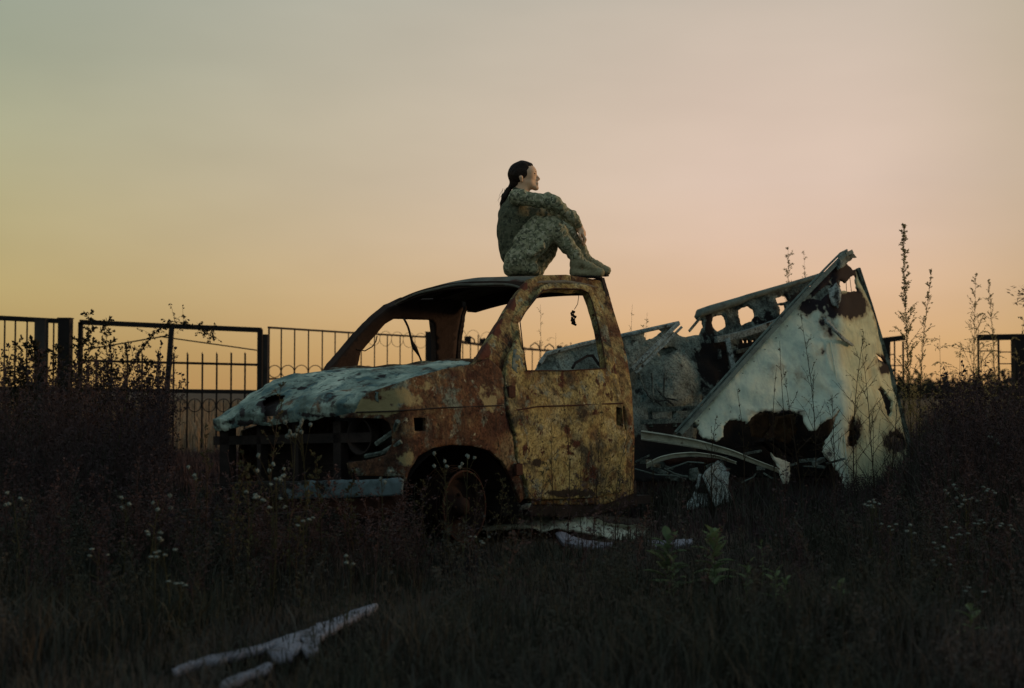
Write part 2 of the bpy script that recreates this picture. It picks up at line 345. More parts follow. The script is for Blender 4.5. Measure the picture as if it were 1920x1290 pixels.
# ------------------------------------------------------------ the truck frame of reference
def rot3(y, p, r):
    cy, sy = math.cos(y), math.sin(y); cp, sp_ = math.cos(p), math.sin(p); cr, sr = math.cos(r), math.sin(r)
    return np.array([[cy, -sy, 0], [sy, cy, 0], [0, 0, 1]]) @ np.array([[cp, 0, sp_], [0, 1, 0], [-sp_, 0, cp]]) @ np.array([[1, 0, 0], [0, cr, -sr], [0, sr, cr]])
TR = rot3(math.radians(228), -.011, .040); TT = np.array([-.852, 7.19, -.64 + HC])     # +x forward, +y its left, z from the wheel centre
def loc2w(P): return np.atleast_2d(P) @ TR.T + TT
def proj(w):
    w = np.atleast_2d(w) - O; d = w[:, 1] * ca + w[:, 2] * sa; z = -w[:, 1] * sa + w[:, 2] * ca
    return np.stack([960 + F * w[:, 0] / d, 645 - F * z / d], 1)
def lray(px): return (O - TT) @ TR, rays(px) @ TR
XF = .50
def ys(z): return np.interp(z, [-.3, -.05, .3, .5, .74, .80, 1.3], [.78, .82, .845, .84, .80, .79, .56])
def bodyhit(px, off=0.0, r=.13):
    o, d = lray(px); ts = np.arange(4.5, 10.5, .02)
    def f(t):
        P = o + d * t[:, None]; x, y, z = P.T
        hy = ys(z) + off - .03 * np.maximum(x, 0); hx = XF + off + .05 * (1 - np.clip(y / .8, -1, 1) ** 2)
        a = x - (hx - r); b = y - (hy - r)
        return np.hypot(np.maximum(a, 0), np.maximum(b, 0)) + np.minimum(np.maximum(a, b), 0) - r
    n = len(d); best = np.full(n, 1e9); bt = np.full(n, 7.0); lo = np.full(n, np.nan); prev = f(np.full(n, ts[0]))
    for t in ts[1:]:
        cur = f(np.full(n, t)); h = (prev > 0) & (cur <= 0) & np.isnan(lo); lo[h] = t - .02
        m = (cur < best); best[m] = cur[m]; bt[m] = t; prev = cur
    ok = ~np.isnan(lo); a = np.where(ok, lo, bt); b = np.where(ok, lo + .02, bt)
    for _ in range(12):
        mid = (a + b) / 2; v = f(mid) > 0; a = np.where(v, mid, a); b = np.where(v, b, mid)
    return o + d * ((a + b) / 2)[:, None]
def yplane(px, g):                      # intersect with local y = g(z)
    o, d = lray(px); t = (g(np.full(len(d), .5)) - o[1]) / d[:, 1]
    for _ in range(8):
        z = o[2] + d[:, 2] * t; t = (g(z) - o[1]) / d[:, 1]
    return o + d * t[:, None]
def xplane(px, X):
    o, d = lray(px); t = (X - o[0]) / d[:, 0]; return o + d * t[:, None]
near = lambda off=0.0: (lambda P: loc2w(yplane(P, lambda z: ys(z) + off)))
far = lambda P: loc2w(yplane(P, lambda z: -ys(z)))
body = lambda off=0.0: (lambda P: loc2w(bodyhit(P, off)))
xp = lambda X: (lambda P: loc2w(xplane(P, X)))

# ------------------------------------------------------------ ground
def build_ground():
    n = 90; xs = np.sign(np.linspace(-1, 1, n)) * np.abs(np.linspace(-1, 1, n)) ** 3 * 900
    yy = -12 + np.linspace(0, 1, n) ** 3.2 * 1500
    gx, gy = np.meshgrid(xs, yy); V = np.stack([gx.ravel(), gy.ravel(), np.zeros(gx.size)], 1)
    V[:, 2] = .03 * np.sin(V[:, 0] * .9 + 1) * np.cos(V[:, 1] * .7)
    V[:, 2] *= np.clip(1.5 - np.abs(V[:, 1] - 8) / 30, 0, 1)
    i = np.arange(n * n).reshape(n, n); Fa = np.stack([i[:-1, :-1], i[:-1, 1:], i[1:, 1:], i[1:, :-1]], -1).reshape(-1, 4)
    o = obj('ground', V, Fa, M['soil']); tag(o, kind='structure')
build_ground()

# ------------------------------------------------------------ burnt pickup
truck = empty('burnt_pickup', tuple(loc2w((-.5, 0, -.22))[0]), 'burnt out rusty pickup truck cab with empty windows and crumpled ashen hood', 'pickup truck')
fender_ol = [(682, 742), (700, 733), (733, 722), (780, 706), (835, 691), (889, 682), (913, 672), (938, 692), (943, 712), (947, 769), (961, 818), (966, 860), (981, 901), (985, 930), (976, 943),
    (963, 905), (942, 866), (918, 845), (885, 836), (844, 834), (812, 840), (785, 855), (768, 880), (760, 905), (755, 894), (735, 893), (672, 892), (652, 880), (650, 868), (694, 861), (722, 853), (735, 832), (734, 806), (729, 793), (718, 785),
    (660, 783), (640, 784), (636, 779), (664, 773), (672, 757)]
sheet('fender', fender_ol, [[(776, 783), (799, 783), (799, 808), (778, 808)]], body(), M['fender'], truck, 6, .02, .012, 3.0, .002, seed=3,
      char_shade=blobs([(700, 765, 60, 22, .75), (740, 745, 60, 25, .7), (800, 725, 40, 14, .5), (915, 745, 26, 40, .6), (760, 860, 26, 36, .5)]))
# pressed crease along the flank and door seam
m = MB()
crease = [(p, q) for p, q in zip(np.linspace(668, 943, 30), np.interp(np.linspace(668, 943, 30), [668, 740, 820, 943], [773, 771, 765, 760]))]
m.tube(body(.003)(crease), .0035, 5); m.build('crease_moulding', M['inner'], truck)
door_ol = [(946, 712), (951, 672), (974, 622), (998, 566), (1013, 538), (1030, 531), (1085, 531), (1108, 537), (1121, 562), (1137, 600), (1151, 675), (1161, 720), (1168, 760), (1173, 820), (1174, 900), (1166, 922), (1120, 932), (1060, 936), (989, 936),
    (985, 901), (969, 860), (965, 818), (950, 769)]
win = [(975, 603), (985, 585), (1008, 556), (1018, 545), (1040, 541), (1088, 542), (1103, 549), (1111, 568), (1123, 613), (1131, 654), (1136, 691), (1060, 695), (988, 695), (981, 655), (977, 620)]
door = sheet('door', door_ol, [win, [(1156, 762), (1167, 766), (1169, 800), (1158, 797)]], near(.006), M['door'], truck, 6, .045, .014, 3.2, .0025, seed=5,
      char_shade=blobs([(1010, 735, 18, 12, .55), (1090, 775, 22, 20, .5), (1010, 870, 40, 14, .5), (1070, 925, 80, 10, .7), (965, 800, 12, 60, .45), (1115, 720, 14, 10, .45)]))
cab_ol = [(889, 682), (925, 622), (959, 566), (974, 543), (987, 525), (1012, 516), (1061, 515), (1094, 520), (1127, 527), (1146, 568), (1164, 621), (1176, 675), (1185, 736), (1189, 818), (1190, 892), (1187, 925), (1130, 946), (1000, 946), (992, 936), (975, 870), (955, 780), (952, 705), (938, 692), (913, 672)]
sheet('cab_side', cab_ol, [[(972, 606), (1006, 554), (1018, 542), (1090, 540), (1107, 548), (1126, 613), (1139, 698), (984, 698)], [(1154, 758), (1172, 762), (1174, 806), (1156, 802)]], near(-.02), M['pillar'], truck, 7, .05, .006, 4, .002, seed=6, char_shade=blobs([(905, 655, 16, 30, .8), (932, 610, 14, 34, .8), (958, 565, 12, 26, .8), (980, 535, 14, 14, .7), (940, 660, 10, 30, .45), (1172, 640, 5, 70, .5)]))
# door window surround lip, hinge seam, seam line at belt
m = MB(); m.tube(near(.012)([p for p in win] + [win[0]]), .0035, 5); m.build('window_seal', M['rust'], door)
m = MB(); m.tube(near(.010)([(962, 770), (1010, 762), (1080, 760), (1140, 757), (1168, 756)]), .004, 5); m.build('door_crease', M['rust'], door)
sheet('door_handle_recess', [(1154, 758), (1172, 762), (1174, 806), (1156, 802)], [], near(-.05), M['inner'], door, 6, .01, seed=2)
sheet('quarter_plate', [(963, 655), (974, 654), (984, 697), (970, 700), (960, 690)], [[(966, 676), (971, 676), (972, 682), (967, 682)]], near(.009), M['rail'], door, 5, .004, seed=2)
sheet('sill', [(988, 938), (1060, 938), (1120, 934), (1175, 925), (1192, 900), (1194, 950), (1100, 970), (990, 968)], [], near(-.03), M['inner'], truck, 8, .06, .01, seed=8)
for yy_ in ((958, 735), (972, 880)):
    q = near(.012)(np.array([yy_], float))[0]; m = MB(); m.box(q, (.05, .02, .06), TR); m.tube([q + np.array([0, 0, -.035]), q + np.array([0, 0, .035])], .009, 8); m.build('hinge', M['rust'], door)
# roof
nz_ = yplane(np.array([(987, 525), (1012, 515.5), (1061, 514.5), (1094, 520), (1127, 527)], float), lambda z: ys(z))
print('near roof rail local', nz_.round(3).tolist())
xa, xb = nz_[0, 0], nz_[-1, 0]; hw = .555
def roofz(x): return np.interp(-x, -nz_[:, 0], nz_[:, 2])
nu, nv = 36, 26; RV = []
for i in range(nv):
    for j in range(nu):
        u = j / (nu - 1) * 2 - 1; v = i / (nv - 1)
        x = xa + (xb - xa) * v + (.10 * (1 - u * u)) * (1 - v) - .02 * (1 - u * u) * v
        z = roofz(xa + (xb - xa) * v) + .035 * (1 - u * u) - .02 * max(0, -u) - .012 * max(0, .12 - v) / .12 - .012 - .03 * max(0, u) ** 10
        RV.append((x, u * (hw + .012 * math.sin(math.pi * v)), z + .006 * noise.noise(Vector((x * 4, u * 3, 1)))))
RV = loc2w(RV); ii = np.arange(nu * nv).reshape(nv, nu)
RF = np.stack([ii[:-1, :-1], ii[:-1, 1:], ii[1:, 1:], ii[1:, :-1]], -1).reshape(-1, 4)
ro = obj('roof', RV, RF, M['roof'], truck, True); md = ro.modifiers.new('s', 'SOLIDIFY'); md.thickness = .012; md.offset = -1
# ceiling ribs and windscreen header, rear header
def rooflocal(u, v, dz):
    x = xa + (xb - xa) * v + (.10 * (1 - u * u)) * (1 - v) - .02 * (1 - u * u) * v
    return (x, u * hw, roofz(xa + (xb - xa) * v) + .035 * (1 - u * u) - .02 * max(0, -u) - .006 + dz)
for nm, v, wd, hg in (('windscreen_header', .06, .07, .035), ('ceiling_rib', .5, .05, .02), ('rear_header', .95, .09, .075)):
    mb = MB(); us = np.linspace(-.97, .97, 20)
    for a, b in zip(us[:-1], us[1:]):
        pa = loc2w(rooflocal(a, v, -.015 - hg / 2))[0]; pb = loc2w(rooflocal(b, v, -.015 - hg / 2))[0]; mb.bar(pa, pb, wd, hg)
    mb.build(nm, M['ceiling'], truck)
# far side of the cab
sheet('far_cab_side', [(606, 706), (618, 691), (670, 631), (700, 600), (727, 577), (760, 562), (866, 560), (868, 580), (864, 593), (858, 625), (854, 675), (853, 770), (640, 790)],
    [[(668, 712), (670, 691), (676, 661), (702, 631), (722, 607), (738, 598), (805, 600), (813, 606), (817, 640), (818, 712)]], far, M['ceiling'], truck, 7, .05, .004, 4, .001, jg=.3, seed=9)
XR = xb - .03
sheet('rear_cab_wall', [(836, 820), (840, 700), (846, 590), (850, 562), (1000, 545), (1128, 520), (1166, 660), (1180, 760), (1184, 860)],
    [[(857, 700), (860, 640), (867, 590), (874, 573), (959, 566), (1006, 558), (1041, 549), (1060, 541), (1100, 532), (1122, 560), (1150, 700)]], xp(XR), M['inner'], truck, 8, .03, .004, 4, .001, jg=.4, hj=.6, seed=10)
# hood from sections across the car
def sec(X, pts, g=None):
    L = xplane(np.array(pts, float), X); o = np.argsort(L[:, 1]); return L[o, 1], L[o, 2]
lip = sec(XF + .07, [(410, 802), (436, 800), (480, 795), (533, 788), (581, 784), (622, 778), (655, 774), (676, 755)])
nose = sec(XF - .02, [(407, 776), (440, 757), (480, 752), (520, 748), (560, 742), (600, 737), (640, 740), (684, 740)])
c1 = sec(XF - .22, [(432, 750), (470, 735), (501, 722), (540, 714), (580, 712), (622, 712), (660, 716), (700, 722), (733, 722)])
c2 = sec(XF - .45, [(461, 738), (501, 720), (525, 711), (561, 701), (590, 699), (622, 700), (642, 704), (670, 697), (702, 694), (740, 698), (785, 706)])
cw = sec(-.40, [(560, 700), (622, 692), (665, 690), (702, 690), (743, 686), (800, 681), (823, 677), (865, 676), (889, 680), (905, 681)])
secs = [(XF + .040, lip, -.012), (XF + .050, lip, .004), (XF + .056, lip, .05), (XF - .02, nose, 0), (XF - .22, c1, 0), (XF - .45, c2, 0), (-.40, cw, 0)]
secX = [s[0] for s in secs]; nu, nv = 110, 90; HV = []
prm = [0, .04, .10, .26, .50, .75, 1.0]
for i in range(nv):
    v = i / (nv - 1)
    for j in range(nu):
        y = -.665 + 1.39 * j / (nu - 1)
        zz = [np.interp(y, s[1][0], s[1][1]) + s[2] for s in secs]
        x = np.interp(v, prm, secX) - .05 * (y / .75) ** 2 * (1 - v); z = np.interp(v, prm, zz)
        w = min(1, (1 - v) * 3)
        z += (.014 * noise.fractal(Vector((x * 4, y * 4, 2)), 1, 2, 4) + .045 * (.22 - abs(noise.noise(Vector((x * 2.8 + y * 1.9, y * 2.2 - x, 4))))) + .020 * (.2 - abs(noise.noise(Vector((x * 7 - y * 3, y * 6, 9)))))) * w + .005 * noise.fractal(Vector((x * 18, y * 14, 5)), 1, 2, 3)
        z += -.02 * max(0, 1 - abs(y + .42 + .5 * (x - .4)) / .06) * (v > .1)           # fold running back from the tear
        x += .022 * noise.fractal(Vector((y * 7, z * 7, 7)), 1, 2, 4) * w
        HV.append((x, y, z))
HVw = loc2w(HV); ii = np.arange(nu * nv).reshape(nv, nu); HF = np.stack([ii[:-1, :-1], ii[:-1, 1:], ii[1:, 1:], ii[1:, :-1]], -1).reshape(-1, 4)
# gaussian-ish smoothing of section joints is left to the smooth shading; cut the tear
hp = proj(HVw); cen = hp[HF].mean(1)
tear = jag([(490, 752), (505, 742), (522, 738), (536, 742), (520, 760), (512, 785), (503, 794), (492, 792), (497, 770)], 1.2, 3, 4)
HF0 = HF.copy(); HF = HF[~inside(cen, tear)]
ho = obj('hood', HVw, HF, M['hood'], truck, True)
liner = [tuple(p) for p in (HVw + np.array([0, 0, -.035]) + TR[:, 0] * -.03)]
obj('hood_liner', np.array(liner), HF0[(HF0[:, 0] // nu > 12) & (HF0[:, 0] // nu < 70)], M['inner'], ho, True)
at_ = ho.data.attributes.new('char_shade', 'FLOAT', 'POINT'); at_.data.foreach_set('value', blobs([(500, 760, 22, 22, .8), (560, 728, 26, 5, .6), (455, 775, 10, 22, .5), (632, 762, 30, 10, .45), (720, 705, 20, 6, .6), (600, 778, 80, 9, .55), (450, 792, 50, 10, .55), (560, 745, 40, 5, .4), (690, 735, 30, 5, .45), (640, 712, 30, 4, .45)])(hp).astype(np.float32))  # soot patches, plus shade along nose and lip painted into the colour
md = ho.modifiers.new('s', 'SOLIDIFY'); md.thickness = .006; md.offset = -1
# hood rear debris and cowl
m = MB(); m.tube(loc2w([(-.43, y, np.interp(y, cw[0], cw[1]) - .008 + .012 * noise.noise(Vector((y * 7, 0, 0)))) for y in np.linspace(-.74, .76, 40)]), .022, 8); m.build('cowl', M['fender'], truck)
# front end
yy = lambda px, py, X=XF: xplane([(px, py)], X)[0]
m = MB(); zl = -.30
for y, w in ((-.62, .09), (-.30, .035), (.02, .05), (.36, .06)):
    m.box(loc2w((XF - .06, y, .18))[0], (.05, w, .55), TR)
m.box(loc2w((XF - .05, -.05, -.02))[0], (.06, 1.35, .07), TR); m.box(loc2w((XF - .06, -.05, .37))[0], (.05, 1.35, .05), TR); m.box(loc2w((XF - .03, -.05, .11))[0], (.03, 1.3, .03), TR)
m.build('radiator_support', M['inner'], truck)
m = MB(); m.box(loc2w((XF - .22, -.1, .15))[0], (.05, .62, .42), TR)
for k in range(14): m.box(loc2w((XF - .19, -.1, -.04 + k * .03))[0], (.012, .58, .006), TR)
m.build('radiator', M['inner'], truck)
m = MB(); m.box(loc2w((-.05, -.05, .12))[0], (.5, .5, .42), TR); m.box(loc2w((-.05, -.05, .36))[0], (.3, .34, .1), TR); m.tube(loc2w([(.15, -.2, .3), (.1, .1, .42), (-.1, .25, .4)]), .03, 8); m.build('engine_block', M['inner'], truck)
m = MB(); m.box(loc2w((-.42, 0, .30))[0], (.03, 1.5, .75), TR); m.build('firewall', M['inner'], truck)
m = MB(); m.box(loc2w((-1.05, 0, -.05))[0], (1.35, 1.5, .05), TR); m.box(loc2w((-.3, .42, -.05))[0], (2.8, .1, .12), TR); m.box(loc2w((-.3, -.42, -.05))[0], (2.8, .1, .12), TR); m.build('chassis', M['inner'], truck)
m = MB(); m.box(loc2w((-.55, 0, .60))[0], (.18, 1.4, .14), TR); m.tube(loc2w([(-.62, .38, .58), (-.78, .38, .68)]), .02, 8); 
V, Fa = tube(loc2w([(-.80 + .07 * math.sin(t), .38 + .18 * math.cos(t), .685 + .15 * math.sin(t) * .25) for t in np.arange(24) / 24 * 2 * math.pi]), .011, 6, True); m.add(V, Fa); m.build('dashboard', M['inner'], truck)
m = MB(); m.box(loc2w((-1.25, -.33, .15))[0], (.45, .48, .08), TR); m.box(loc2w((-1.25, .33, .15))[0], (.45, .48, .08), TR)
for yv in (-.5, -.16, .16, .5): m.tube(loc2w([(-1.40, yv, .15), (-1.55, yv, .62)]), .012, 6)
m.build('seat_frame', M['rust'], truck)
def far_mirror(P): L = bodyhit(P); L[:, 1] *= -.86; L[:, 0] -= .14; L[:, 2] = L[:, 2] * .9 - .12; return loc2w(L)
fo = sheet('far_fender', [(743, 730), (835, 700), (905, 685), (944, 712), (948, 769), (963, 818), (983, 901), (975, 930), (942, 864), (885, 835), (844, 833), (803, 843), (763, 891), (745, 893)], [], far_mirror, M['fender'], truck, 8, .01, .006, seed=4)
# headlight bucket with ring
L = bodyhit(np.array([(690, 818)], float))[0]
hd = MB(); Rh = TR @ np.array([[0, 0, 1], [1, 0, 0], [0, 1, 0]], float)
V, Fa = lathe([(-.11, .001), (-.11, .06), (-.06, .080), (-.01, .090), (.0, .096), (.0, .086), (-.04, .075)], 28, Rh, loc2w((XF - .03, L[1] - .12, L[2]))[0]); hd.add(V, Fa)
hl = hd.build('headlight', M['inner'], truck, True)
m = MB(); m.box(loc2w((XF - .16, L[1] - .06, L[2]))[0], (.03, .34, .28), TR); m.box(loc2w((XF - .10, L[1] - .06, L[2] - .13))[0], (.12, .32, .012), TR); m.build('headlight_housing', M['inner'], truck)
m = MB(); m.tube(loc2w([(XF - .02, L[1] + .02, L[2] - .04), (XF - .05, L[1] + .12, L[2] + .02), (XF - .03, L[1] + .17, L[2] + .07)]), .014, 6); m.tube(loc2w([(XF - .01, L[1] - .05, L[2] - .10), (XF - .02, L[1] + .06, L[2] - .085), (XF - .06, L[1] + .16, L[2] - .03)]), .012, 6); m.build('bracket', M['frame'], hl)
bp = bumper = sheet('bumper', [(430, 905), (500, 903), (600, 902), (700, 899), (754, 897), (758, 900), (756, 926), (740, 929), (600, 935), (500, 936), (430, 940)], [], body(.07), M['bumper'], truck, 8, .03, .02, 3, .003, jg=.6, seed=12, char_shade=blobs([(470, 920, 110, 40, .8), (600, 915, 60, 30, .42), (560, 905, 40, 8, .6), (755, 912, 4, 20, .4)]))
sheet('lower_valance', [(470, 938), (600, 937), (757, 930), (760, 962), (700, 972), (480, 975)], [], body(.02), M['rust'], truck, 8, .01, .012, 4, .003, jg=1, seed=13)
# wheel
Rw = TR @ rot3(math.radians(8), 0, 0) @ np.array([[1, 0, 0], [0, 0, 1], [0, -1, 0]], float)
wc = loc2w((-.005, .70, 0))[0]
wheel = empty('wheel', tuple(Vector(wc) - Vector(truck.location)), None, None); wheel.parent = truck
m = MB(); V, Fa = lathe([(-.07, .17), (-.065, .165), (.0, .15), (.07, .155), (.085, .178), (.095, .19), (.10, .186), (.09, .172), (.07, .148), (-.03, .146), (-.055, .16)], 40, Rw, wc); m.add(V, Fa); m.build('rim', M['wheelrust'], wheel, True)
m = MB(); V, Fa = lathe([(.05, .148), (.045, .13), (.02, .11), (.035, .085), (.06, .06), (.075, .05), (.10, .045), (.105, .0)], 40, Rw, wc); m.add(V, Fa)
for k in range(5):
    t = k / 5 * 2 * math.pi; p = wc + Rw @ np.array([.065 * math.cos(t), .065 * math.sin(t), .07]); m.tube([p, p + Rw @ np.array([0, 0, .02])], .009, 6)
m.build('hub', M['wheelrust'], wheel, True)
m = MB(); V, Fa = tube([wc + Rw @ np.array([.184 * math.cos(t), .184 * math.sin(t),   .100]) for t in np.arange(40) / 40 * 2 * math.pi], .006, 6, True); m.add(V, Fa); m.build('rim_flange', M['rust'], wheel, True)
m = MB()
for k in range(9):
    ph = k * 1.3; rr = .198 + .010 * math.sin(k * 2.1); V, Fa = tube([wc + Rw @ np.array([(rr + .008 * math.sin(3 * t + ph)) * math.cos(t), (rr + .008 * math.sin(2 * t + ph)) * math.sin(t), .085 - .018 * k + .014 * math.sin(2 * t + ph)]) for t in np.arange(48) / 48 * 2 * math.pi], .0022, 4, True); m.add(V, Fa)
m.build('tyre_wire', M['wheelrust'], wheel)
m = MB(); V = []; K = 24
for xx in (.22, .80):
    for k in range(K): t = math.pi * k / (K - 1); V.append((.02 + .46 * math.cos(t), xx, -.12 + .44 * math.sin(t)))
m.add(loc2w(V), [(k, k + 1, K + k + 1, K + k) for k in range(K - 1)]); m.add(loc2w(V[:K]), [tuple(range(K))]); m.build('wheel_well', M['inner'], truck)
m = MB(); m.tube(loc2w([(0, -.72, 0), (0, .66, 0)]), .035, 8); m.build('axle', M['inner'], truck)
V, Fa = lathe([(-.07, .17), (.0, .15), (.09, .178), (.1, .19), (.09, .16), (.03, .14), (.02, .0)], 32, TR @ np.array([[1, 0, 0], [0, 0, 1], [0, -1, 0]], float), loc2w((0, -.68, 0))[0])
w2 = MB().add(V, Fa).build('wheel', M['rim'], truck, True)
# strap, wires
m = MB(); A = loc2w(yplane([(757, 597)], lambda z: z * 0 - .30))[0]; B = loc2w(yplane([(791, 684)], lambda z: z * 0 - .30))[0]
pts = [A + (B - A) * t + np.array([.006 * math.sin(t * 9), 0, 0]) for t in np.linspace(0, 1, 12)]; m.tube(pts, [.007] * 6 + [.012, .016, .010] + [.006] * 3, 6); m.build('seat_belt', M['strap'], truck)
m = MB(); m.tube(far([(668, 655), (684, 658), (698, 650), (705, 640), (707, 630)]), .004, 5); m.build('loose_wire', M['strap'], truck)
tub = sheet('sill_bracket', [(976, 948), (988, 944), (996, 943), (994, 950), (988, 955), (978, 956)], [], near(.02), M['frame'], truck, 5, .01, .01, 9, .003, jg=1, seed=21)

orn = MB(); oy = lambda z: z * 0 + .55
cd_ = loc2w(yplane([(1083, 543), (1085, 556), (1083, 570), (1077, 580)], oy)); orn.tube(cd_, .0022, 5)
oo = orn.build('hanging_ornament', M['strap']); tag(oo, 'small dark charred ornament dangling from a cord in the near door window', 'ornament')
ob = MB()
for k in range(26):
    p = loc2w(yplane([(1075 + random.uniform(-4, 4), 582 + k)], oy))[0] + np.array([0, random.uniform(-.015, .015), 0]); V, Fa = tube([p, p + np.array([0, 0, -.008]), p + np.array([.002, 0, -.014])], [.005, .008, .003], 5); ob.add(V, Fa)
ob.build('bead_cluster', M['strap'], oo)

# ------------------------------------------------------------ person (distance field -> surface nets)
def surface_nets(Fd, org, h):
    s = Fd < 0; nx, ny, nz2 = Fd.shape; acc = np.zeros((nx - 1, ny - 1, nz2 - 1, 3), np.float32); cnt = np.zeros((nx - 1, ny - 1, nz2 - 1), np.float32)
    cor = [(a, b, d) for a in (0, 1) for b in (0, 1) for d in (0, 1)]
    sl_ = lambda k, n: slice(k, n - 1 + k)
    g = lambda A, k: A[sl_(k[0], nx), sl_(k[1], ny), sl_(k[2], nz2)]
    for a in cor:
        for ax in range(3):
            if a[ax]: continue
            b = list(a); b[ax] = 1; b = tuple(b); fa, fb = g(Fd, a), g(Fd, b); m_ = (fa < 0) != (fb < 0)
            t = np.where(m_, fa / np.where(m_, fa - fb, 1), 0)
            for q in range(3): acc[..., q] += np.where(m_, a[q] + (t if q == ax else 0), 0)
            cnt += m_
    act = cnt > 0; idx = -np.ones(act.shape, int); idx[act] = np.arange(act.sum()); I = np.argwhere(act)
    V = (I + acc[act] / cnt[act][:, None]) * h + org; Q = []
    for ax in range(3):
        o1, o2 = [(1, 2), (2, 0), (0, 1)][ax]
        lo = [slice(1, -1)] * 3; hi = [slice(1, -1)] * 3; lo[ax] = slice(0, -1); hi[ax] = slice(1, None)
        a_, b_ = s[tuple(lo)], s[tuple(hi)]
        for sign, mm in ((0, a_ & ~b_), (1, ~a_ & b_)):
            P = np.argwhere(mm)
            P[:, o1] += 1; P[:, o2] += 1
            def at2(d1, d2):
                R = P.copy(); R[:, o1] -= d1; R[:, o2] -= d2; return idx[R[:, 0], R[:, 1], R[:, 2]]
            q = np.stack([at2(0, 0), at2(1, 0), at2(1, 1), at2(0, 1)], 1)
            if sign: q = q[:, ::-1]
            Q.append(q)
    Q = np.concatenate(Q); return V, Q[(Q >= 0).all(1)]
PY = 8.05; PS = PY / F / 4.778          # metres per unit of the traced drawing
PO = at(1000, 518, PY)
def D(X, Y, d): return np.array([(880 + X / 4.778 - 1000) * 4.778 * PS, d, (518 - 270 - Y / 4.778) * 4.778 * PS])
class Field:
    def __init__(s, lo, hi, h):
        s.lo = np.array(lo); s.h = h; n = np.ceil((np.array(hi) - s.lo) / h).astype(int); s.G = np.stack(np.meshgrid(*[s.lo[i] + np.arange(n[i]) * h for i in range(3)], indexing='ij'), -1).astype(np.float32)
        s.F = np.full(s.G.shape[:3], 9.0, np.float32)
    def cone(s, a, b, ra, rb, k=.02, sy=1.0, op='u'):
        sc_ = np.array([1, 1 / sy, 1], np.float32); a = np.asarray(a) * sc_; b = np.asarray(b) * sc_
        m_ = max(ra, rb) * max(1, sy) + k + 3 * s.h; lo = np.minimum(a, b) / sc_ - m_; hi = np.maximum(a, b) / sc_ + m_
        i0 = np.maximum(0, np.floor((lo - s.lo) / s.h)).astype(int); i1 = np.maximum(i0, np.ceil((hi - s.lo) / s.h).astype(int))
        w = tuple(slice(i0[q], i1[q]) for q in range(3)); g = s.G[w] * sc_
        if g.size == 0: return s
        d = b - a; L2 = float(d @ d) + 1e-9; t = np.clip(((g - a.astype(np.float32)) @ d.astype(np.float32)) / L2, 0, 1)
        r = ra + (rb - ra) * t; v = np.sqrt(((g - a.astype(np.float32) - t[..., None] * d.astype(np.float32)) ** 2).sum(-1)) - r
        f = s.F[w]
        if op == 'u':
            hh = np.clip(.5 + .5 * (f - v) / k, 0, 1); s.F[w] = f * (1 - hh) + v * hh - k * hh * (1 - hh)
        else:
            hh = np.clip(.5 - .5 * (f + v) / k, 0, 1); s.F[w] = f * (1 - hh) - v * hh + k * hh * (1 - hh)
        return s
    def chain(s, pts, k=.02, sy=1.0):   # pts: (X,Y,depth,r in drawing units)
        for p, q in zip(pts[:-1], pts[1:]): s.cone(D(*p[:3]), D(*q[:3]), p[3] * PS, q[3] * PS, k, sy)
        return s
    def folds(s, amp, sc_, seed=0):
        g = s.G * sc_; n = np.sin(g[..., 0] * 1.3 + g[..., 2] * 2.1 + 2 * np.sin(g[..., 1] * .9 + seed) + seed) * np.sin(g[..., 2] * 1.2 - g[..., 0] * 1.7 + 1.5 * np.sin(g[..., 0] * .8 + seed * 2)) + .6 * np.sin(g[..., 0] * 3.1 - g[..., 2] * 1.1 + 3 * np.sin(g[..., 2] * .7))
        s.F += amp * n.astype(np.float32); return s
    def mesh(s): return surface_nets(s.F, s.lo, s.h)
lo, hi = (-.34, -.30, -.05), (.53, .34, .78); H = .004
person = empty('person', tuple(PO), 'person in camouflage uniform with a dark ponytail sitting on the truck roof hugging their knees', 'person')
def ppart(name, field, m_, sm=2):
    V, Q = field.mesh(); o = obj(name, V + PO, Q, m_, person, True)
    md = o.modifiers.new('sm', 'SMOOTH'); md.iterations = sm; md.factor = .5; return o
# body: one continuous surface, head to hands to feet
b = Field(lo, hi, H)
b.cone(D(452, 262, 0), D(490, 250, 0), .066, .062, .02)                     # cranium
b.cone(D(545, 250, 0), D(540, 330, 0), .040, .034, .03, 1.35)               # face
b.cone(D(500, 345, 0), D(592, 385, 0), .030, .017, .025, 1.5)               # jaw to chin
b.cone(D(560, 225, 0), D(580, 240, 0), .020, .012, .012, 1.8)               # brow
b.cone(D(585, 352, 0), D(598, 354, 0), .016, .012, .012, 1.3)                # mouth mound
b.cone(D(580, 318, 0), D(594, 330, 0), .018, .012, .014, 1.2)
b.cone(D(590, 262, 0), D(622, 306, 0), .0065, .0095, .009)                  # nose
b.cone(D(610, 318, -.009), D(610, 318, .009), .007, .007, .006)
b.cone(D(611, 347, -.012), D(611, 347, .012), .0065, .0065, .003)           # lips
b.cone(D(609, 361, -.011), D(609, 361, .011), .0068, .0068, .003)
b.cone(D(598, 388, 0), D(604, 390, 0), .015, .013, .010)
for sgn in (-1, 1):
    b.cone(D(590, 272, sgn * .034), D(592, 272, sgn * .035), .007, .007, .008, op='s')   # eye socket
    b.cone(D(578, 272, sgn * .029), D(581, 272, sgn * .029), .010, .010, .004)           # eyeball and lid
    b.cone(D(462, 308, sgn * .070), D(466, 338, sgn * .066), .013, .008, .006)           # ear
b.chain([(470, 350, 0, 66), (470, 400, 0, 60), (455, 460, 0, 72)], .025)
b.chain([(440, 520, 0, 74), (410, 680, 0, 96), (395, 880, 0, 82), (440, 1030, 0, 92)], .03, 1.3)
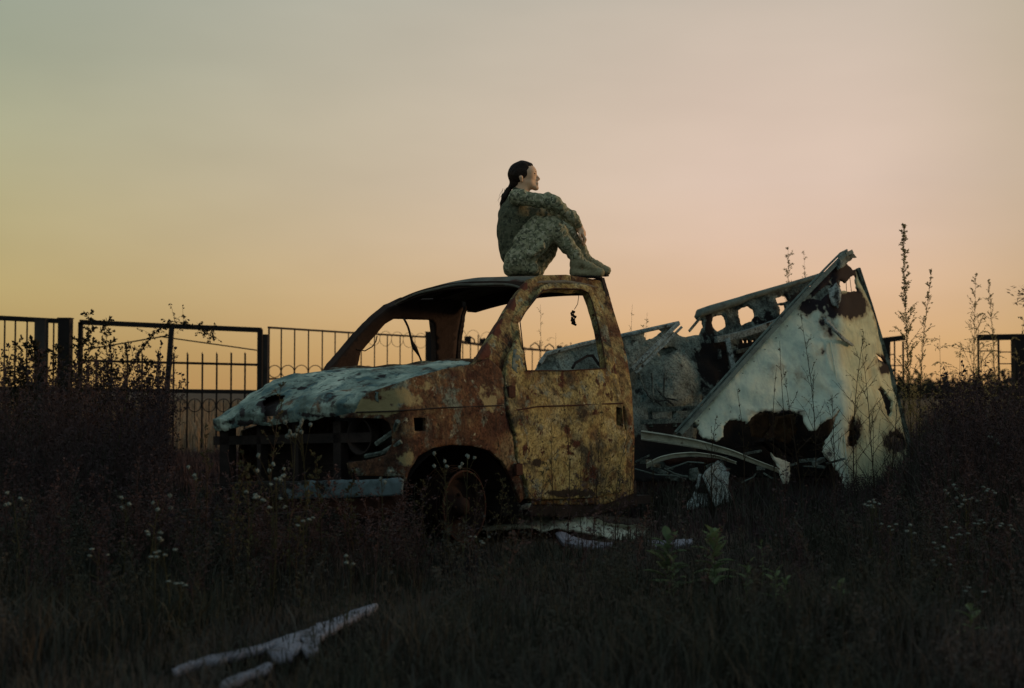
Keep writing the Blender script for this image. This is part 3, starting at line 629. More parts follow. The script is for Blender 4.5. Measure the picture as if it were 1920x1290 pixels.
for sgn, kx in ((-1, 0), (1, 60)):
    b.chain([(415, 500, sgn * .14, 55), (765, 562, sgn * .140, 34), (940, 688, sgn * .078, 28), (985, 745, sgn * .05, 26)], .03)
    b.chain([(450 + kx, 1070, sgn * .085, 78), (750 + kx, 790, sgn * .075, 60), (965 + kx * .9, 1060, sgn * .07, 32), (950 + kx * .8, 1130, sgn * .07, 28)], .03)
    b.chain([(975 + kx * .8, 1135, sgn * .07, 20), (1100 + kx * .9, 1160, sgn * .075, 10)], .02)
# near hand lies over the front of the shin, the far one closes on its wrist
def hand(base, tips, palm, k=.006):
    b.cone(base, palm, .019, .021, .012, 1.0); b.cone(palm, palm + np.array([0, .018, 0]), .018, .017, .008); b.cone(palm, palm + np.array([0, -.014, 0]), .018, .017, .008)
    for (p0, p1, p2, r) in tips: b.cone(p0, p1, r, r * .95, k); b.cone(p1, p2, r * .95, r * .75, k)
pal = D(1008, 795, -.045)
fing = []
for i, (dy, ln, cx) in enumerate(((-.026, 88, 4), (-.009, 100, 8), (.009, 94, 4), (.025, 74, -4))):
    p0 = D(1014, 815, -.045 + dy); p1 = D(1030 + cx, 815 + ln * .5, -.043 + dy * 1.05); p2 = D(1018 + cx, 815 + ln, -.040 + dy * .95); fing.append((p0, p1, p2, .0078))
fing.append((D(985, 790, -.064), D(985, 835, -.078), D(1000, 868, -.076), .0088))
hand(D(985, 745, -.05), fing, pal)
pal2 = D(1020, 800, .045); fing = []
for i, (dy, ln, cx) in enumerate(((.026, 70, 0), (.009, 84, 4), (-.006, 76, 2), (-.020, 60, 0))):
    p0 = D(1026, 812, .045 + dy); p1 = D(1036 + cx, 812 + ln * .5, .030 + dy * .9); p2 = D(1026 + cx, 812 + ln, .014 + dy * .8); fing.append((p0, p1, p2, .0078))
fing.append((D(1020, 780, .03), D(1034, 785, .008), D(1030, 800, -.008), .0088))
hand(D(985, 745, .05), fing, pal2)
ppart('body', b, M['skin'], 1)
for sgn in (-1, 1):
    MB().tube([D(560, 246, sgn * .050) + PO, D(578, 243, sgn * .043) + PO, D(596, 248, sgn * .028) + PO], [.0018, .003, .0025], 5).build('eyebrow', M['hair'], person)
for sgn in (-1, 1):
    ey = MB(); ey.tube([D(570, 268, sgn * .0445) + PO, D(582, 266, sgn * .0405) + PO, D(592, 268, sgn * .0345) + PO], [.0016, .0036, .0022], 6); ey.build('eyelid', M['hair'], person)
# hair cap and pony tail
h_ = Field((-.35, -.12, .28), (.10, .12, .78), .0035)
h_.cone(D(452, 258, 0), D(480, 248, 0), .0735, .070, .02); h_.cone(D(440, 300, 0), D(425, 345, 0), .060, .040, .03)
h_.cone(D(622, 232, 0), D(588, 330, 0), .052, .066, .008, 1.6, op='s')     # leave the face free
h_.cone(D(520, 345, 0), D(508, 400, 0), .040, .050, .008, 2.2, op='s')
for sgn in (-1, 1): h_.cone(D(468, 322, sgn * .085), D(470, 322, sgn * .06), .017, .015, .006, op='s')
h_.cone(D(470, 190, 0), D(545, 188, 0), .030, .016, .02, 1.9)
h_.cone(D(400, 350, 0), D(372, 372, 0), .022, .016, .012)
h_.chain([(374, 372, 0, 13), (350, 405, 0, 24), (318, 465, -.005, 29), (296, 530, -.005, 23), (280, 592, -.005, 6)], .008)
h_.F += (.0016 * np.sin(h_.G[..., 1] * 420 + 4 * np.sin(h_.G[..., 2] * 30))).astype(np.float32)
hr = ppart('hair', h_, M['hair'], 1)
st_ = MB(); Rh_ = random.Random(3)
for k in range(46):
    if k < 30: x0, y0 = Rh_.uniform(300, 372), Rh_.uniform(390, 470); p = [D(x0, y0, Rh_.uniform(-.02, .02)), D(x0 - Rh_.uniform(8, 34), y0 + Rh_.uniform(50, 90), Rh_.uniform(-.03, .02)), D(x0 - Rh_.uniform(20, 60), y0 + Rh_.uniform(110, 170), Rh_.uniform(-.03, .02))]
    else: a0 = Rh_.uniform(2.2, 5.0); p = [D(455 + 105 * math.cos(a0 + q * .16), 262 + 108 * math.sin(a0 + q * .16), Rh_.uniform(-.02, .02)) * np.array([1, 1, 1]) + np.array([0, 0, .001 * q]) for q in range(4)]
    V, Fa = tube(np.array(p) + PO, [.0011] * (len(p) - 1) + [.0004], 3); st_.add(V, Fa)
st_.build('loose_strands', M['hair'], hr)
tie = MB(); V, Fa = tube([D(374 + 14 * math.cos(q), 372 - 14 * math.sin(q), .016 * math.sin(q * 1.0)) + PO for q in np.arange(14) / 14 * 6.283], .006, 6, True); tie.add(V, Fa); tie.build('hair_tie', M['strap'], hr)
# jacket
j = Field(lo, hi, H)
j.chain([(440, 500, 0, 88), (402, 640, 0, 134), (378, 780, 0, 122), (375, 900, 0, 104), (385, 985, 0, 110)], .04, 1.36)
j.chain([(430, 490, -.11, 66), (430, 490, .11, 66)], .04)
j.chain([(445, 425, 0, 62), (452, 465, 0, 78)], .015, 1.1)
j.cone(D(480, 352, 0), D(502, 380, 0), .052, .052, .004, op='s')
j.chain([(430, 740, 0, 100), (530, 680, 0, 84), (600, 630, 0, 60), (680, 640, 0, 44)], .04, 1.3)
j.cone(D(460, 1172, 0), D(640, 900, 0), .060, .060, .01, 2.4, op='s')
j.folds(.0022, 30, 1)
jk = ppart('jacket', j, M['camoshade'])
for sgn, nm in ((-1, 'sleeve'), (1, 'sleeve')):
    a_ = Field(lo, hi, H)
    a_.chain([(440, 476, sgn * .10, 50), (420, 500, sgn * .14, 62), (470, 508, sgn * .155, 64), (600, 532, sgn * .155, 58), (745, 556, sgn * .145, 58), (800, 592, sgn * .132, 53), (930, 683, sgn * .088, 43), (975, 735, sgn * .058, 35)], .025)
    a_.chain([(700, 500, sgn * .15, 42), (760, 540, sgn * .148, 48)], .02)
    a_.chain([(915, 640, sgn * .11, 26), (938, 624, sgn * .10, 12)], .02)
    a_.cone(D(1000, 770, sgn * .05), D(1015, 790, sgn * .04), .022, .03, .003, op='s')
    a_.folds(.0020, 55, 1 + sgn)
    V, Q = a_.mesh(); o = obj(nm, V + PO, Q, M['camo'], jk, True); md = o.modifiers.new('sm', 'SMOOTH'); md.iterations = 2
# trousers
t = Field(lo, hi, H)
t.chain([(400, 960, 0, 100), (425, 1050, 0, 118)], .04, 1.3)
t.chain([(380, 1115, -.07, 74), (560, 1125, -.09, 62)], .04, 1.2); t.chain([(380, 1115, .07, 74), (600, 1130, .09, 60)], .04, 1.2)
t.chain([(440, 1050, -.09, 118), (590, 905, -.095, 106), (742, 760, -.085, 93), (785, 795, -.085, 82), (874, 918, -.08, 66), (948, 1010, -.075, 54), (962, 1030, -.075, 50)], .03)
t.chain([(500, 1060, .09, 106), (640, 930, .095, 96), (800, 765, .085, 96), (880, 805, .08, 88), (990, 930, .075, 64), (1034, 990, .075, 50)], .03)
t.chain([(620, 1090, .09, 66), (710, 950, .09, 76)], .03)
t.chain([(480, 880, -.09, 90), (600, 730, -.09, 78)], .04); t.chain([(480, 880, .09, 90), (600, 730, .09, 78)], .04); t.chain([(480, 880, 0, 90), (590, 740, 0, 80), (700, 700, 0, 70)], .04)
t.chain([(560, 1010, -.17, 34), (640, 940, -.17, 34)], .02)       # thigh pocket
for q in (0, 1): t.cone(D(300, 1262, q * .1 - .05), D(700, 1262, q * .1 - .05), .058, .058, .006, 3, op='s')
t.folds(.0022, 46, 4)
ppart('trousers', t, M['camo'])
def boot(dx, dy, d, name='boot'):
    f = Field((.14, -.22, -.06), (.56, .22, .24), .0035)
    f.chain([(968 + dx, 1000 + dy, d, 46), (956 + dx, 1080 + dy, d, 48), (950 + dx, 1145 + dy, d, 42)], .02)
    f.chain([(1000 + dx, 1055 + dy, d, 38), (1085 + dx, 1118 + dy, d, 40), (1180 + dx, 1155 + dy, d, 33)], .025, 1.1)
    f.chain([(935 + dx, 1165 + dy, d, 34), (1060 + dx, 1172 + dy, d, 34), (1170 + dx, 1172 + dy, d, 32)], .015, 1.25)
    f.cone(D(880 + dx, 1262 + dy, d), D(1260 + dx, 1262 + dy, d), .042, .042, .003, 4, op='s')
    f.folds(.0012, 90, 2)
    bo = ppart(name, f, M['boot'], 1)
    # sole
    m = MB(); pts = []
    ol = [(-48, 0), (-52, -.6), (-30, -.95), (60, -.75), (150, -1.0), (215, -.8), (240, 0), (215, .8), (150, 1.0), (60, .75), (-30, .95), (-52, .6)]
    for zz in (1192, 1204): pts += [D(955 + dx + x, zz + dy + (8 if x > 200 else 0), d + w * .043) + PO for x, w in ol]
    n = len(ol); m.add(pts, [tuple(range(n)), tuple(range(n, 2 * n))[::-1]] + [(i, (i + 1) % n, n + (i + 1) % n, n + i) for i in range(n)])
    m.build('sole', M['strap'], bo)
    V, Fa = tube([D(962 + dx + 47 * math.cos(q), 1012 + dy + 8 * math.cos(q), d + .036 * math.sin(q)) + PO for q in np.arange(20) / 20 * 6.283], .0045, 6, True); MB().add(V, Fa).build('boot_cuff', M['boot'], bo)
    for k in range(5): q = D(1012 + dx + 20 * k, 1030 + dy + 17 * k, d); V, Fa = tube([q + PO + np.array([0, -.028, -.008]), q + PO + np.array([.004, -.012, .006]), q + PO + np.array([.004, .012, .006]), q + PO + np.array([0, .028, -.008])], .0022, 4); MB().add(V, Fa).build('bootlace', M['strap'], bo)
    return bo
boot(-8, 0, -.075); boot(66, -36, .075)

# ------------------------------------------------------------ wrecked box body behind the cab
def plane3(pa, pb, pc):                 # plane through three image points with given depths
    a, b_, c_ = (at(*p) for p in (pa, pb, pc)); n = np.cross(b_ - a, c_ - a); k = n @ (a - O)
    return lambda P: O + rays(P) * (k / (rays(P) @ n))[:, None]
pl_left = plane3((1272, 815, 9.15), (1574, 484, 10.3), (1560, 800, 9.6))
pl_right = plane3((1574, 520, 10.2), (1575, 890, 9.55), (1709, 894, 10.6))
def panelmap(P):
    A = pl_left(P); B = pl_right(P); w = np.clip((P[:, 0] - (1560 + (P[:, 1] - 560) * .05)) / 30, 0, 1)[:, None]; w = w * w * (3 - 2 * w); return A * (1 - w) + B * w
panel_base = at(1560, 880, 9.7); panel_base[2] = 0
panel = empty('torn_side_panel', tuple(panel_base), 'large torn white metal panel standing on edge as a triangle with a burnt peak', 'metal panel')
pan_ol = [(1290, 803), (1400, 676), (1489, 580), (1540, 522), (1556, 500), (1570, 492), (1584, 494), (1592, 497), (1598, 505), (1603, 504), (1609, 503), (1630, 565), (1652, 638), (1668, 692), (1686, 762), (1698, 810), (1704, 850), (1710, 900), (1704, 935), (1590, 935),
    (1573, 887), (1554, 861), (1541, 846), (1547, 828), (1556, 815), (1564, 790), (1571, 771), (1558, 786), (1541, 792), (1531, 806), (1521, 810), (1513, 801), (1504, 780), (1489, 771), (1456, 774), (1424, 773), (1413, 781), (1402, 792), (1388, 788), (1368, 787), (1357, 798), (1355, 820), (1343, 828), (1317, 822), (1312, 812), (1307, 803), (1312, 794), (1300, 789)]
pan_h = [[(1521, 560), (1530, 551), (1547, 535), (1558, 534), (1559, 542), (1549, 553), (1538, 564), (1530, 561)], [(1601, 515), (1606, 515), (1608, 534), (1609, 545), (1592, 547), (1579, 546), (1575, 540), (1572, 526), (1577, 524), (1586, 530), (1592, 524)],
    [(1552, 525), (1560, 522), (1556, 528)], [(1644, 730), (1650, 723), (1658, 730), (1663, 745), (1670, 755), (1667, 765), (1669, 775), (1664, 783), (1659, 780), (1652, 755)], [(1588, 790), (1592, 782), (1597, 784), (1600, 800), (1606, 815), (1608, 832), (1600, 838), (1592, 836), (1588, 815)],
    [(1640, 664), (1650, 668), (1662, 680), (1660, 684)], [(1664, 822), (1672, 815), (1690, 825), (1688, 845), (1675, 848), (1665, 838)]]
psheet = sheet('panel_skin', pan_ol, pan_h, panelmap, M['white'], panel, 6, .012,   .050, 1.9, .004, jg=2.2, hj=1.4, seed=31, warm=lambda P: np.clip((P[:, 0] - (1560 + (P[:, 1] - 560) * .06)) / 26, 0, 1) * .9,  # warm mask paints sunset light onto the right facet
    char_shade=blobs([(1575, 512, 34, 26, 1.2), (1540, 545, 26, 34, 1.1), (1594, 572, 32, 28, 1.15), (1560, 575, 12, 30, .8), (1515, 575, 20, 16, .9), (1606, 560, 16, 20, 1.0), (1545, 600, 10, 30, .5), (1560, 618, 12, 14, .6), (1676, 828, 24, 24, 1.0), (1598, 812, 16, 34, .8), (1660, 690, 12, 14, .9), (1655, 675, 16, 12, .7),
        (1430, 774, 40, 6, .6), (1480, 774, 40, 7, .65), (1555, 850, 12, 14, .5), (1500, 700, 16, 14, .35), (1640, 570, 8, 60, .6), (1540, 660, 10, 8, .5), (1450, 690, 30, 12, .3)]))
m = MB(); dd = -.03
P1 = panelmap(np.array([(1272, 815), (1350, 728), (1430, 638), (1500, 562), (1560, 500), (1580, 480), (1592, 474)], float)) + np.array([0, dd, 0])
for a, b_ in zip(P1[:-1], P1[1:]): m.bar(a, b_, .03, .055, (0, -1, 0))
m.tube(P1 + np.array([-.028, -.01, .018]), .009, 6); m.build('edge_rail', M['rail'], panel)
P2 = panelmap(np.array([(1609, 503), (1632, 572), (1652, 638), (1670, 698), (1688, 768), (1700, 812), (1712, 900)], float)); m = MB()
for a, b_ in zip(P2[:-1], P2[1:]): m.bar(a, b_, .03, .035, (0, -1, 0))
m.build('edge_rail', M['frame'], panel)
sheet('rail_hook', [(1566, 494), (1574, 480), (1581, 474), (1590, 472), (1598, 476), (1604, 484), (1597, 483), (1594, 489), (1586, 492), (1582, 500), (1570, 506)], [[(1583, 477), (1586, 477), (1586, 480), (1583, 480)], [(1588, 477), (1591, 477), (1591, 480), (1588, 480)]], lambda P: panelmap(P) + np.array([0, -.05, 0]), M['frame'], panel, 4, .02, .01, 9, .003, jg=.4, hj=.1, seed=33)
sheet('loose_flap', [(1540, 596), (1550, 600), (1566, 618), (1582, 634), (1598, 646), (1596, 650), (1580, 640), (1562, 622), (1545, 606)], [], lambda P: panelmap(P) + np.array([0, -.05, 0]), M['sheet'], panel, 5, .01, .01, 5, .003, jg=1.0, seed=34)
sheet('torn_strip', [(1552, 542), (1566, 530), (1574, 540), (1575, 560), (1570, 578), (1560, 574), (1555, 560)], [], lambda P: panelmap(P) + np.array([0, -.04, 0]), M['sheet'], panel, 5, .008, .02, 5, .004, jg=1.4, seed=35)
for a, b_ in (((1587, 528), (1588, 547)), ((1594, 520), (1597, 546))): MB().tube(panelmap(np.array([a, b_], float)) + np.array([0, .01, 0]), .0025, 4).build('loose_wire', M['strap'], panel)

def wallmap(P): return plane3((1300, 600, 10.6), (1560, 520, 11.3), (1400, 800, 10.4))(P)
for k, (x0, y0) in enumerate(zip(np.linspace(1300, 1560, 26), np.linspace(786, 508, 26))):
    if k % 2 == 0: q = panelmap(np.array([(x0 + 9, y0 + 3)], float))[0] + np.array([0, -.012, 0]); V, Fa = tube([q, q + np.array([0, -.006, 0])], [.006, .003], 6); MB().add(V, Fa).build('rivet', M['rail'], panel)
m = MB(); q = panelmap(np.array([(1556, 640), (1566, 700), (1574, 760), (1583, 830), (1590, 900)], float)) + np.array([0, -.012, 0]); m.tube(q, .006, 5); m.build('folded_seam', M['white'], panel)
wall = empty('burnt_frame_wall', tuple(at(1400, 900, 10.9) * np.array([1, 1, 0])), 'charred body wall with a row of rounded openings along its sagging top, behind the white panel', 'vehicle wreck')
wol = [(1304, 598), (1304, 590), (1310, 585), (1330, 578), (1384, 561), (1400, 554), (1474, 532), (1549, 509), (1575, 502), (1572, 600), (1560, 700), (1560, 895), (1300, 895), (1240, 820), (1235, 640), (1262, 622), (1270, 627), (1280, 632), (1286, 631), (1310, 629), (1313, 622), (1317, 614), (1316, 602), (1308, 600)]
wh = [[(1336, 595), (1345, 591), (1355, 589), (1361, 596), (1364, 610), (1355, 617), (1345, 623), (1337, 617), (1334, 605)], [(1386, 579), (1394, 575), (1403, 572), (1408, 578), (1413, 580), (1417, 591), (1412, 602), (1402, 603), (1393, 608), (1390, 600), (1387, 594)],
    [(1450, 560), (1462, 556), (1471, 552), (1476, 556), (1478, 563), (1470, 567), (1456, 570)], [(1457, 574), (1472, 570), (1473, 577), (1470, 582), (1469, 590), (1460, 593), (1461, 583)], [(1514, 536), (1521, 532), (1522, 535), (1516, 538)], [(1393, 637), (1396, 634), (1399, 640), (1394, 642)], [(1402, 636), (1406, 635), (1405, 642), (1401, 642)], [(1410, 636), (1416, 634), (1416, 637), (1411, 639)]]
sheet('wall_skin', wol, wh, wallmap, M['frame'], wall, 7, .02, .03, 2.5, .006, jg=1.2, hj=1.0, seed=41, char_shade=blobs([(1340, 680, 60, 70, .75), (1420, 660, 60, 30, .9), (1450, 600, 70, 20, .6), (1330, 610, 14, 26, .8), (1440, 840, 220, 70, 1.3), (1470, 790, 120, 40, 1), (1500, 560, 30, 20, .7)]))
m = MB(); pp = wallmap(np.array([(1304, 596), (1309, 588), (1330, 581), (1384, 565), (1400, 558), (1474, 536), (1549, 513), (1572, 505)], float)) + np.array([0, -.05, 0]); m.tube(pp, [.02, .034, .036, .034, .026, .022, .02, .018], 8); m.build('top_rail', M['rail'], wall, True)
m = MB(); pp = wallmap(np.array([(1340, 637), (1358, 634), (1400, 624), (1456, 604), (1500, 590)], float)) + np.array([0, -.06, 0])
for a, b_ in zip(pp[:-1], pp[1:]): m.bar(a, b_, .05, .05)
m.build('cross_beam', M['sheet'], wall)
m = MB(); pp = wallmap(np.array([(1361, 636), (1366, 660), (1374, 700), (1376, 730)], float)) + np.array([0, -.06, 0])
for a, b_ in zip(pp[:-1], pp[1:]): m.bar(a, b_, .04, .045, (0, 1, 0))
m.build('upright_beam', M['sheet'], wall)
m = MB(); m.bar(wallmap(np.array([(1289, 622)], float))[0] + np.array([0, -.1, 0]), wallmap(np.array([(1309, 598)], float))[0] + np.array([0, -.1, 0]), .012, .02); m.build('bent_rod', M['frame'], wall)
m = MB(); pp = wallmap(np.array([(1343, 655), (1350, 656), (1351, 672), (1344, 674)], float)) + np.array([0, -.05, 0]); m.add(pp, [(0, 1, 2, 3)])
for y0 in (640, 700, 745): 
    q = wallmap(np.array([(1380, y0 + 20), (1540, y0 - 20)], float)) + np.array([0, -.04, 0]); m.bar(q[0], q[1], .02, .03)
m.build('wall_rib', M['frame'], wall)

bed_p = plane3((1010, 690, 9.8), (1270, 606, 10.5), (1200, 800, 10.0))
def bedmap(P):
    V = bed_p(P); d = np.clip(1 - ((P[:, 0] - 1262) / 48) ** 2 - ((P[:, 1] - 715) / 52) ** 2, 0, 1) ** .5; V[:, 1] -= .07 * d; return V
bed = empty('burnt_cargo_bed', tuple(at(1200, 900, 9.5) * np.array([1, 1, 0])), 'collapsed grey burnt cargo bed side with bulging wheel arch, right behind the cab', 'vehicle wreck')
sheet('bed_side', [(1002, 700), (1010, 680), (1018, 668), (1030, 657), (1070, 648), (1130, 636), (1182, 624), (1230, 612), (1271, 603), (1274, 608), (1265, 614), (1262, 620), (1271, 628), (1286, 632), (1300, 650), (1312, 700), (1318, 760), (1308, 800), (1300, 900), (1010, 905)],
    [[(1211, 620), (1225, 618), (1237, 616), (1243, 619), (1232, 628), (1223, 634), (1212, 636), (1209, 630)], [(1234, 657), (1246, 652), (1262, 650), (1272, 655), (1256, 663), (1238, 667)]], bedmap, M['bedmetal'], bed, 7, .012, .035, 2.0, .003, jg=1.2, hj=.8, seed=43, char_shade=blobs([(1330, 700, 20, 60, .6), (1205, 735, 30, 30, .45), (1250, 800, 60, 22, .8), (1160, 865, 220, 48, 1.2), (1245, 657, 20, 9, .6)]))
m = MB(); q = bed_p(np.array([(1266, 610), (1180, 695)], float)) + np.array([0, -.12, 0]); m.bar(q[0], q[1], .03, .065, (0, -1, 0)); m.bar(q[0] + np.array([.035, -.02, -.02]), q[1] + np.array([.035, -.02, -.02]), .02, .015, (0, -1, 0)); m.build('diagonal_brace', M['sheet'], bed)
m = MB(); q = bed_p(np.array([(1012, 682), (1024, 664), (1090, 646), (1182, 626), (1272, 606)], float)) + np.array([0, -.02, 0]); m.tube(q, .018, 6); m.build('top_rail', M['sheet'], bed)
m = MB(); q = bed_p(np.array([(1073, 690), (1078, 681), (1100, 668), (1110, 667), (1122, 684), (1130, 690)], float)) + np.array([0, -.06, 0])
for a, b_ in zip(q[:-1], q[1:]): m.bar(a, b_, .02, .035, (0, -1, 0))
m.build('torn_bracket', M['inner'], bed)
m = MB()
for y0, y1, x0, x1 in ((768, 764, 1212, 1306), (790, 786, 1200, 1300)): q = bed_p(np.array([(x0, y0), (x1, y1)], float)) + np.array([0, -.2, 0]); m.bar(q[0], q[1], .05, .035)
for x0 in (1214, 1258, 1296): q = bed_p(np.array([(x0, 764), (x0 + 2, 800)], float)) + np.array([0, -.18, 0]); m.bar(q[0], q[1], .03, .03, (0, 1, 0))
m.build('cross_member', M['frame'], bed)
m = MB()
for k in range(7): q = bed_p(np.array([(1195 + k * 8, 700 + 20 * (k % 3)), (1205 + k * 6, 730 + 8 * (k % 4)), (1225 + k * 7, 750 + 5 * (k % 3))], float)) + np.array([0, -.1, 0]); m.tube(q, .008, 5)
m.build('tangled_wire', M['frame'], bed)

for i, (pl, lab) in enumerate((([(1404, 795), (1412, 778), (1440, 772), (1444, 800), (1430, 822), (1410, 818)], 'splintered brown board hanging below the torn white panel, left one'), ([(1450, 800), (1456, 782), (1490, 776), (1494, 810), (1480, 832), (1455, 826)], 'splintered brown board hanging below the torn white panel, right one'))):
    o = sheet('broken_board', pl, [], lambda P: atv(P, 10.0), M['board'], None, 6, .03, .01, 5, .003, jg=1.5, seed=50 + i); tag(o, lab, 'board', 'brown boards under the white panel')
o = sheet('wooden_board', [(1585, 775), (1610, 775), (1612, 850), (1584, 850)], [], lambda P: atv(P, 10.35), M['board'], None, 8, .03, .01, 5, seed=53); tag(o, 'brown board seen through the tall hole in the white panel', 'board', 'brown boards under the white panel')
for k in range(16):
    x = 1310 + k * 17; tag(MB().bar(at(x, 820 + 30 * random.random(), 9.9 + .3 * random.random()), at(x + random.uniform(20, 70), 810 + 50 * random.random(), 10.1), .04, .03).build('scrap_bar', M['inner']), 'black scrap bar lying in the dark gap under the white panel', 'scrap', 'scrap bars under the white panel')

def strip(name, pts, Ys, w, label, m_=None):
    n = 40; P = np.array(pts, float); t = np.linspace(0, 1, len(P)); tt = np.linspace(0, 1, n)
    px = np.stack([np.interp(tt, t, P[:, 0]), np.interp(tt, t, P[:, 1])], 1)
    for _ in range(3): px[1:-1] = (px[:-2] + px[1:-1] * 2 + px[2:]) / 4
    A = atv(px, np.interp(tt, [0, 1], Ys)); wd = np.interp(tt, t, w) * 9 / F; m = MB(); V = []
    for a, ww in zip(A, wd):            # C section: top lip, web, bottom lip
        for dy, dz in ((-.03, ww * .55), (-.035, ww * .42), (0, ww * .36), (0, -ww * .3), (-.035, -ww * .36), (-.03, -ww * .5), (.006, -ww * .5), (.006, ww * .5)): V.append(a + np.array([0, dy, dz]))
    m.add(V, [(i * 8 + k, i * 8 + (k + 1) % 8, (i + 1) * 8 + (k + 1) % 8, (i + 1) * 8 + k) for i in range(n - 1) for k in range(8)])
    m.F += [tuple(range(8))[::-1], tuple((n - 1) * 8 + k for k in range(8))]
    return tag(m.build(name, m_ or M['strip']), label, 'metal strip')
strip('bent_metal_strip', [(1202, 816), (1250, 823), (1310, 833), (1370, 848), (1415, 866), (1458, 882)], (8.9, 8.8), [17, 17, 15, 11, 9, 8], 'long pale bent channel strip arching across the debris behind the cab')
strip('bent_metal_strip', [(1212, 873), (1235, 861), (1262, 854), (1300, 851), (1345, 856), (1380, 868)], (8.7, 8.8), [9, 9, 8, 8, 6, 5], 'shorter arched pale metal strip below the long bent channel strip')
o = sheet('rusty_strip', [(1240, 862), (1290, 857), (1345, 858), (1350, 868), (1300, 868), (1250, 872)], [], lambda P: atv(P, 8.85), M['rust'], None, 6, .01, .01, 5, .003, jg=1, seed=60); tag(o, 'dark red rusty strip under the arched pale strip', 'metal strip')
def flatpiece(name, pl, Y, tilt, m_, label, cat, seed, jg=1.0, group=None, th=.008):
    cx, cy = np.mean(pl, 0)
    o = sheet(name, pl, [], lambda P: atv(P, Y + (P[:, 1] - cy) * tilt[1] + (P[:, 0] - cx) * tilt[0]), m_, None, 5, th, .02, 4, .004, jg=jg, seed=seed); return tag(o, label, cat, group)
flatpiece('metal_flap', [(1446, 848), (1455, 858), (1466, 862), (1480, 868), (1482, 888), (1480, 905), (1470, 908), (1464, 895), (1458, 872)], 8.7, (.004, -.002), M['strip'], 'small pale triangular metal flap at the right end of the bent strip', 'metal sheet', 61)
flatpiece('sheet_metal', [(1347, 862), (1358, 868), (1365, 885), (1368, 915), (1378, 935), (1340, 950), (1326, 918), (1315, 896), (1324, 882)], 8.6, (.004, -.004), M['sheet'], 'pale bluish folded sheet of metal leaning under the bent strips', 'metal sheet', 62)
flatpiece('sheet_metal', [(1287, 944), (1294, 934), (1302, 926), (1306, 905), (1310, 888), (1316, 890), (1308, 922), (1326, 926), (1334, 946), (1310, 951), (1288, 956)], 8.5, (.002, -.004), M['sheet'], 'small torn white sheet scrap with a thin upright tongue, left of the folded sheet', 'metal sheet', 63)
flatpiece('sheet_metal', [(1292, 880), (1308, 876), (1312, 893), (1300, 905), (1292, 898)], 8.75, (0, 0), M['frame'], 'dark grey crumpled scrap hanging behind the white tongue of sheet', 'metal sheet', 64)
for a, b_, c_, lb_ in (((1190, 879), (1230, 890), (1290, 893), 'long thin wire running low from the cab corner to the sheet scraps'), ((1250, 880), (1290, 866), (1320, 868), 'wire rising under the arched pale strip'), ((1390, 905), (1412, 895), (1417, 888), 'short curled wire right of the folded sheet'), ((1245, 878), (1265, 888), (1290, 895), 'short wire crossing the long one left of the sheet scraps')): tag(MB().tube(atv(np.array([a, b_, c_], float), 8.7), .005, 5).build('loose_wire', M['rail']), lb_, 'wire')
for k in range(26):
    x = random.uniform(1195, 1560); y = random.uniform(850, 905) if x < 1500 else random.uniform(850, 880); p = at(x, y, random.uniform(8.9, 9.6)); q = p + np.array([random.uniform(-.15, .15), random.uniform(-.1, .1), random.uniform(-.05, .05)]); tag(MB().bar(p, q, random.uniform(.01, .05), random.uniform(.008, .03)).build('scrap_piece', M['frame']), 'small grey black scrap fragment in the low heap behind the cab', 'scrap', 'scrap fragments behind the cab')
# fallen rocker panel by the door
def gy(px): return 7.35 + (px - 900) * .0006
top = [(903, 963), (932, 960), (975, 956), (1000, 958), (1028, 957), (1076, 967), (1114, 974), (1167, 980), (1215, 994)]
bot = [(1200, 1010), (1150, 1010), (1138, 1008), (1088, 998), (1042, 989), (980, 991), (910, 996)]
o = sheet('fallen_sill_panel', top + bot, [[(976, 980), (990, 976), (996, 978), (985, 984)], [(1030, 972), (1050, 973), (1052, 977), (1034, 977)], [(915, 970), (945, 966), (958, 971), (930, 976)]],
    lambda P: atv(P, gy(P[:, 0]) + .05 * np.sin((P[:, 1] - np.interp(P[:, 0], [903, 975, 1076, 1215], [963, 957, 967, 994])) / 36 * 6.28) - .004 * (P[:, 1] - 960)), M['strip'], None, 4, .008, .03, 6, .006, jg=1.2, seed=71)
tag(o, 'long crumpled grey sill panel lying in the grass beside the front wheel', 'metal panel')
flatpiece('white_board', [(1040, 998), (1052, 995), (1075, 1000), (1100, 1007), (1138, 1012), (1150, 1014), (1150, 1028), (1120, 1026), (1095, 1022), (1056, 1015)], 6.95, (0, -.006), M['plastic'], 'short white board lying in the grass just under the fallen sill panel', 'board', 72, .6, th=.02)
flatpiece('white_board', [(1215, 1010), (1250, 1012), (1298, 1010), (1296, 1020), (1262, 1026), (1220, 1024)], 6.9, (0, -.006), M['plastic'], 'grey white board scrap behind the leafy green plants', 'board', 73, 1.2, th=.02)
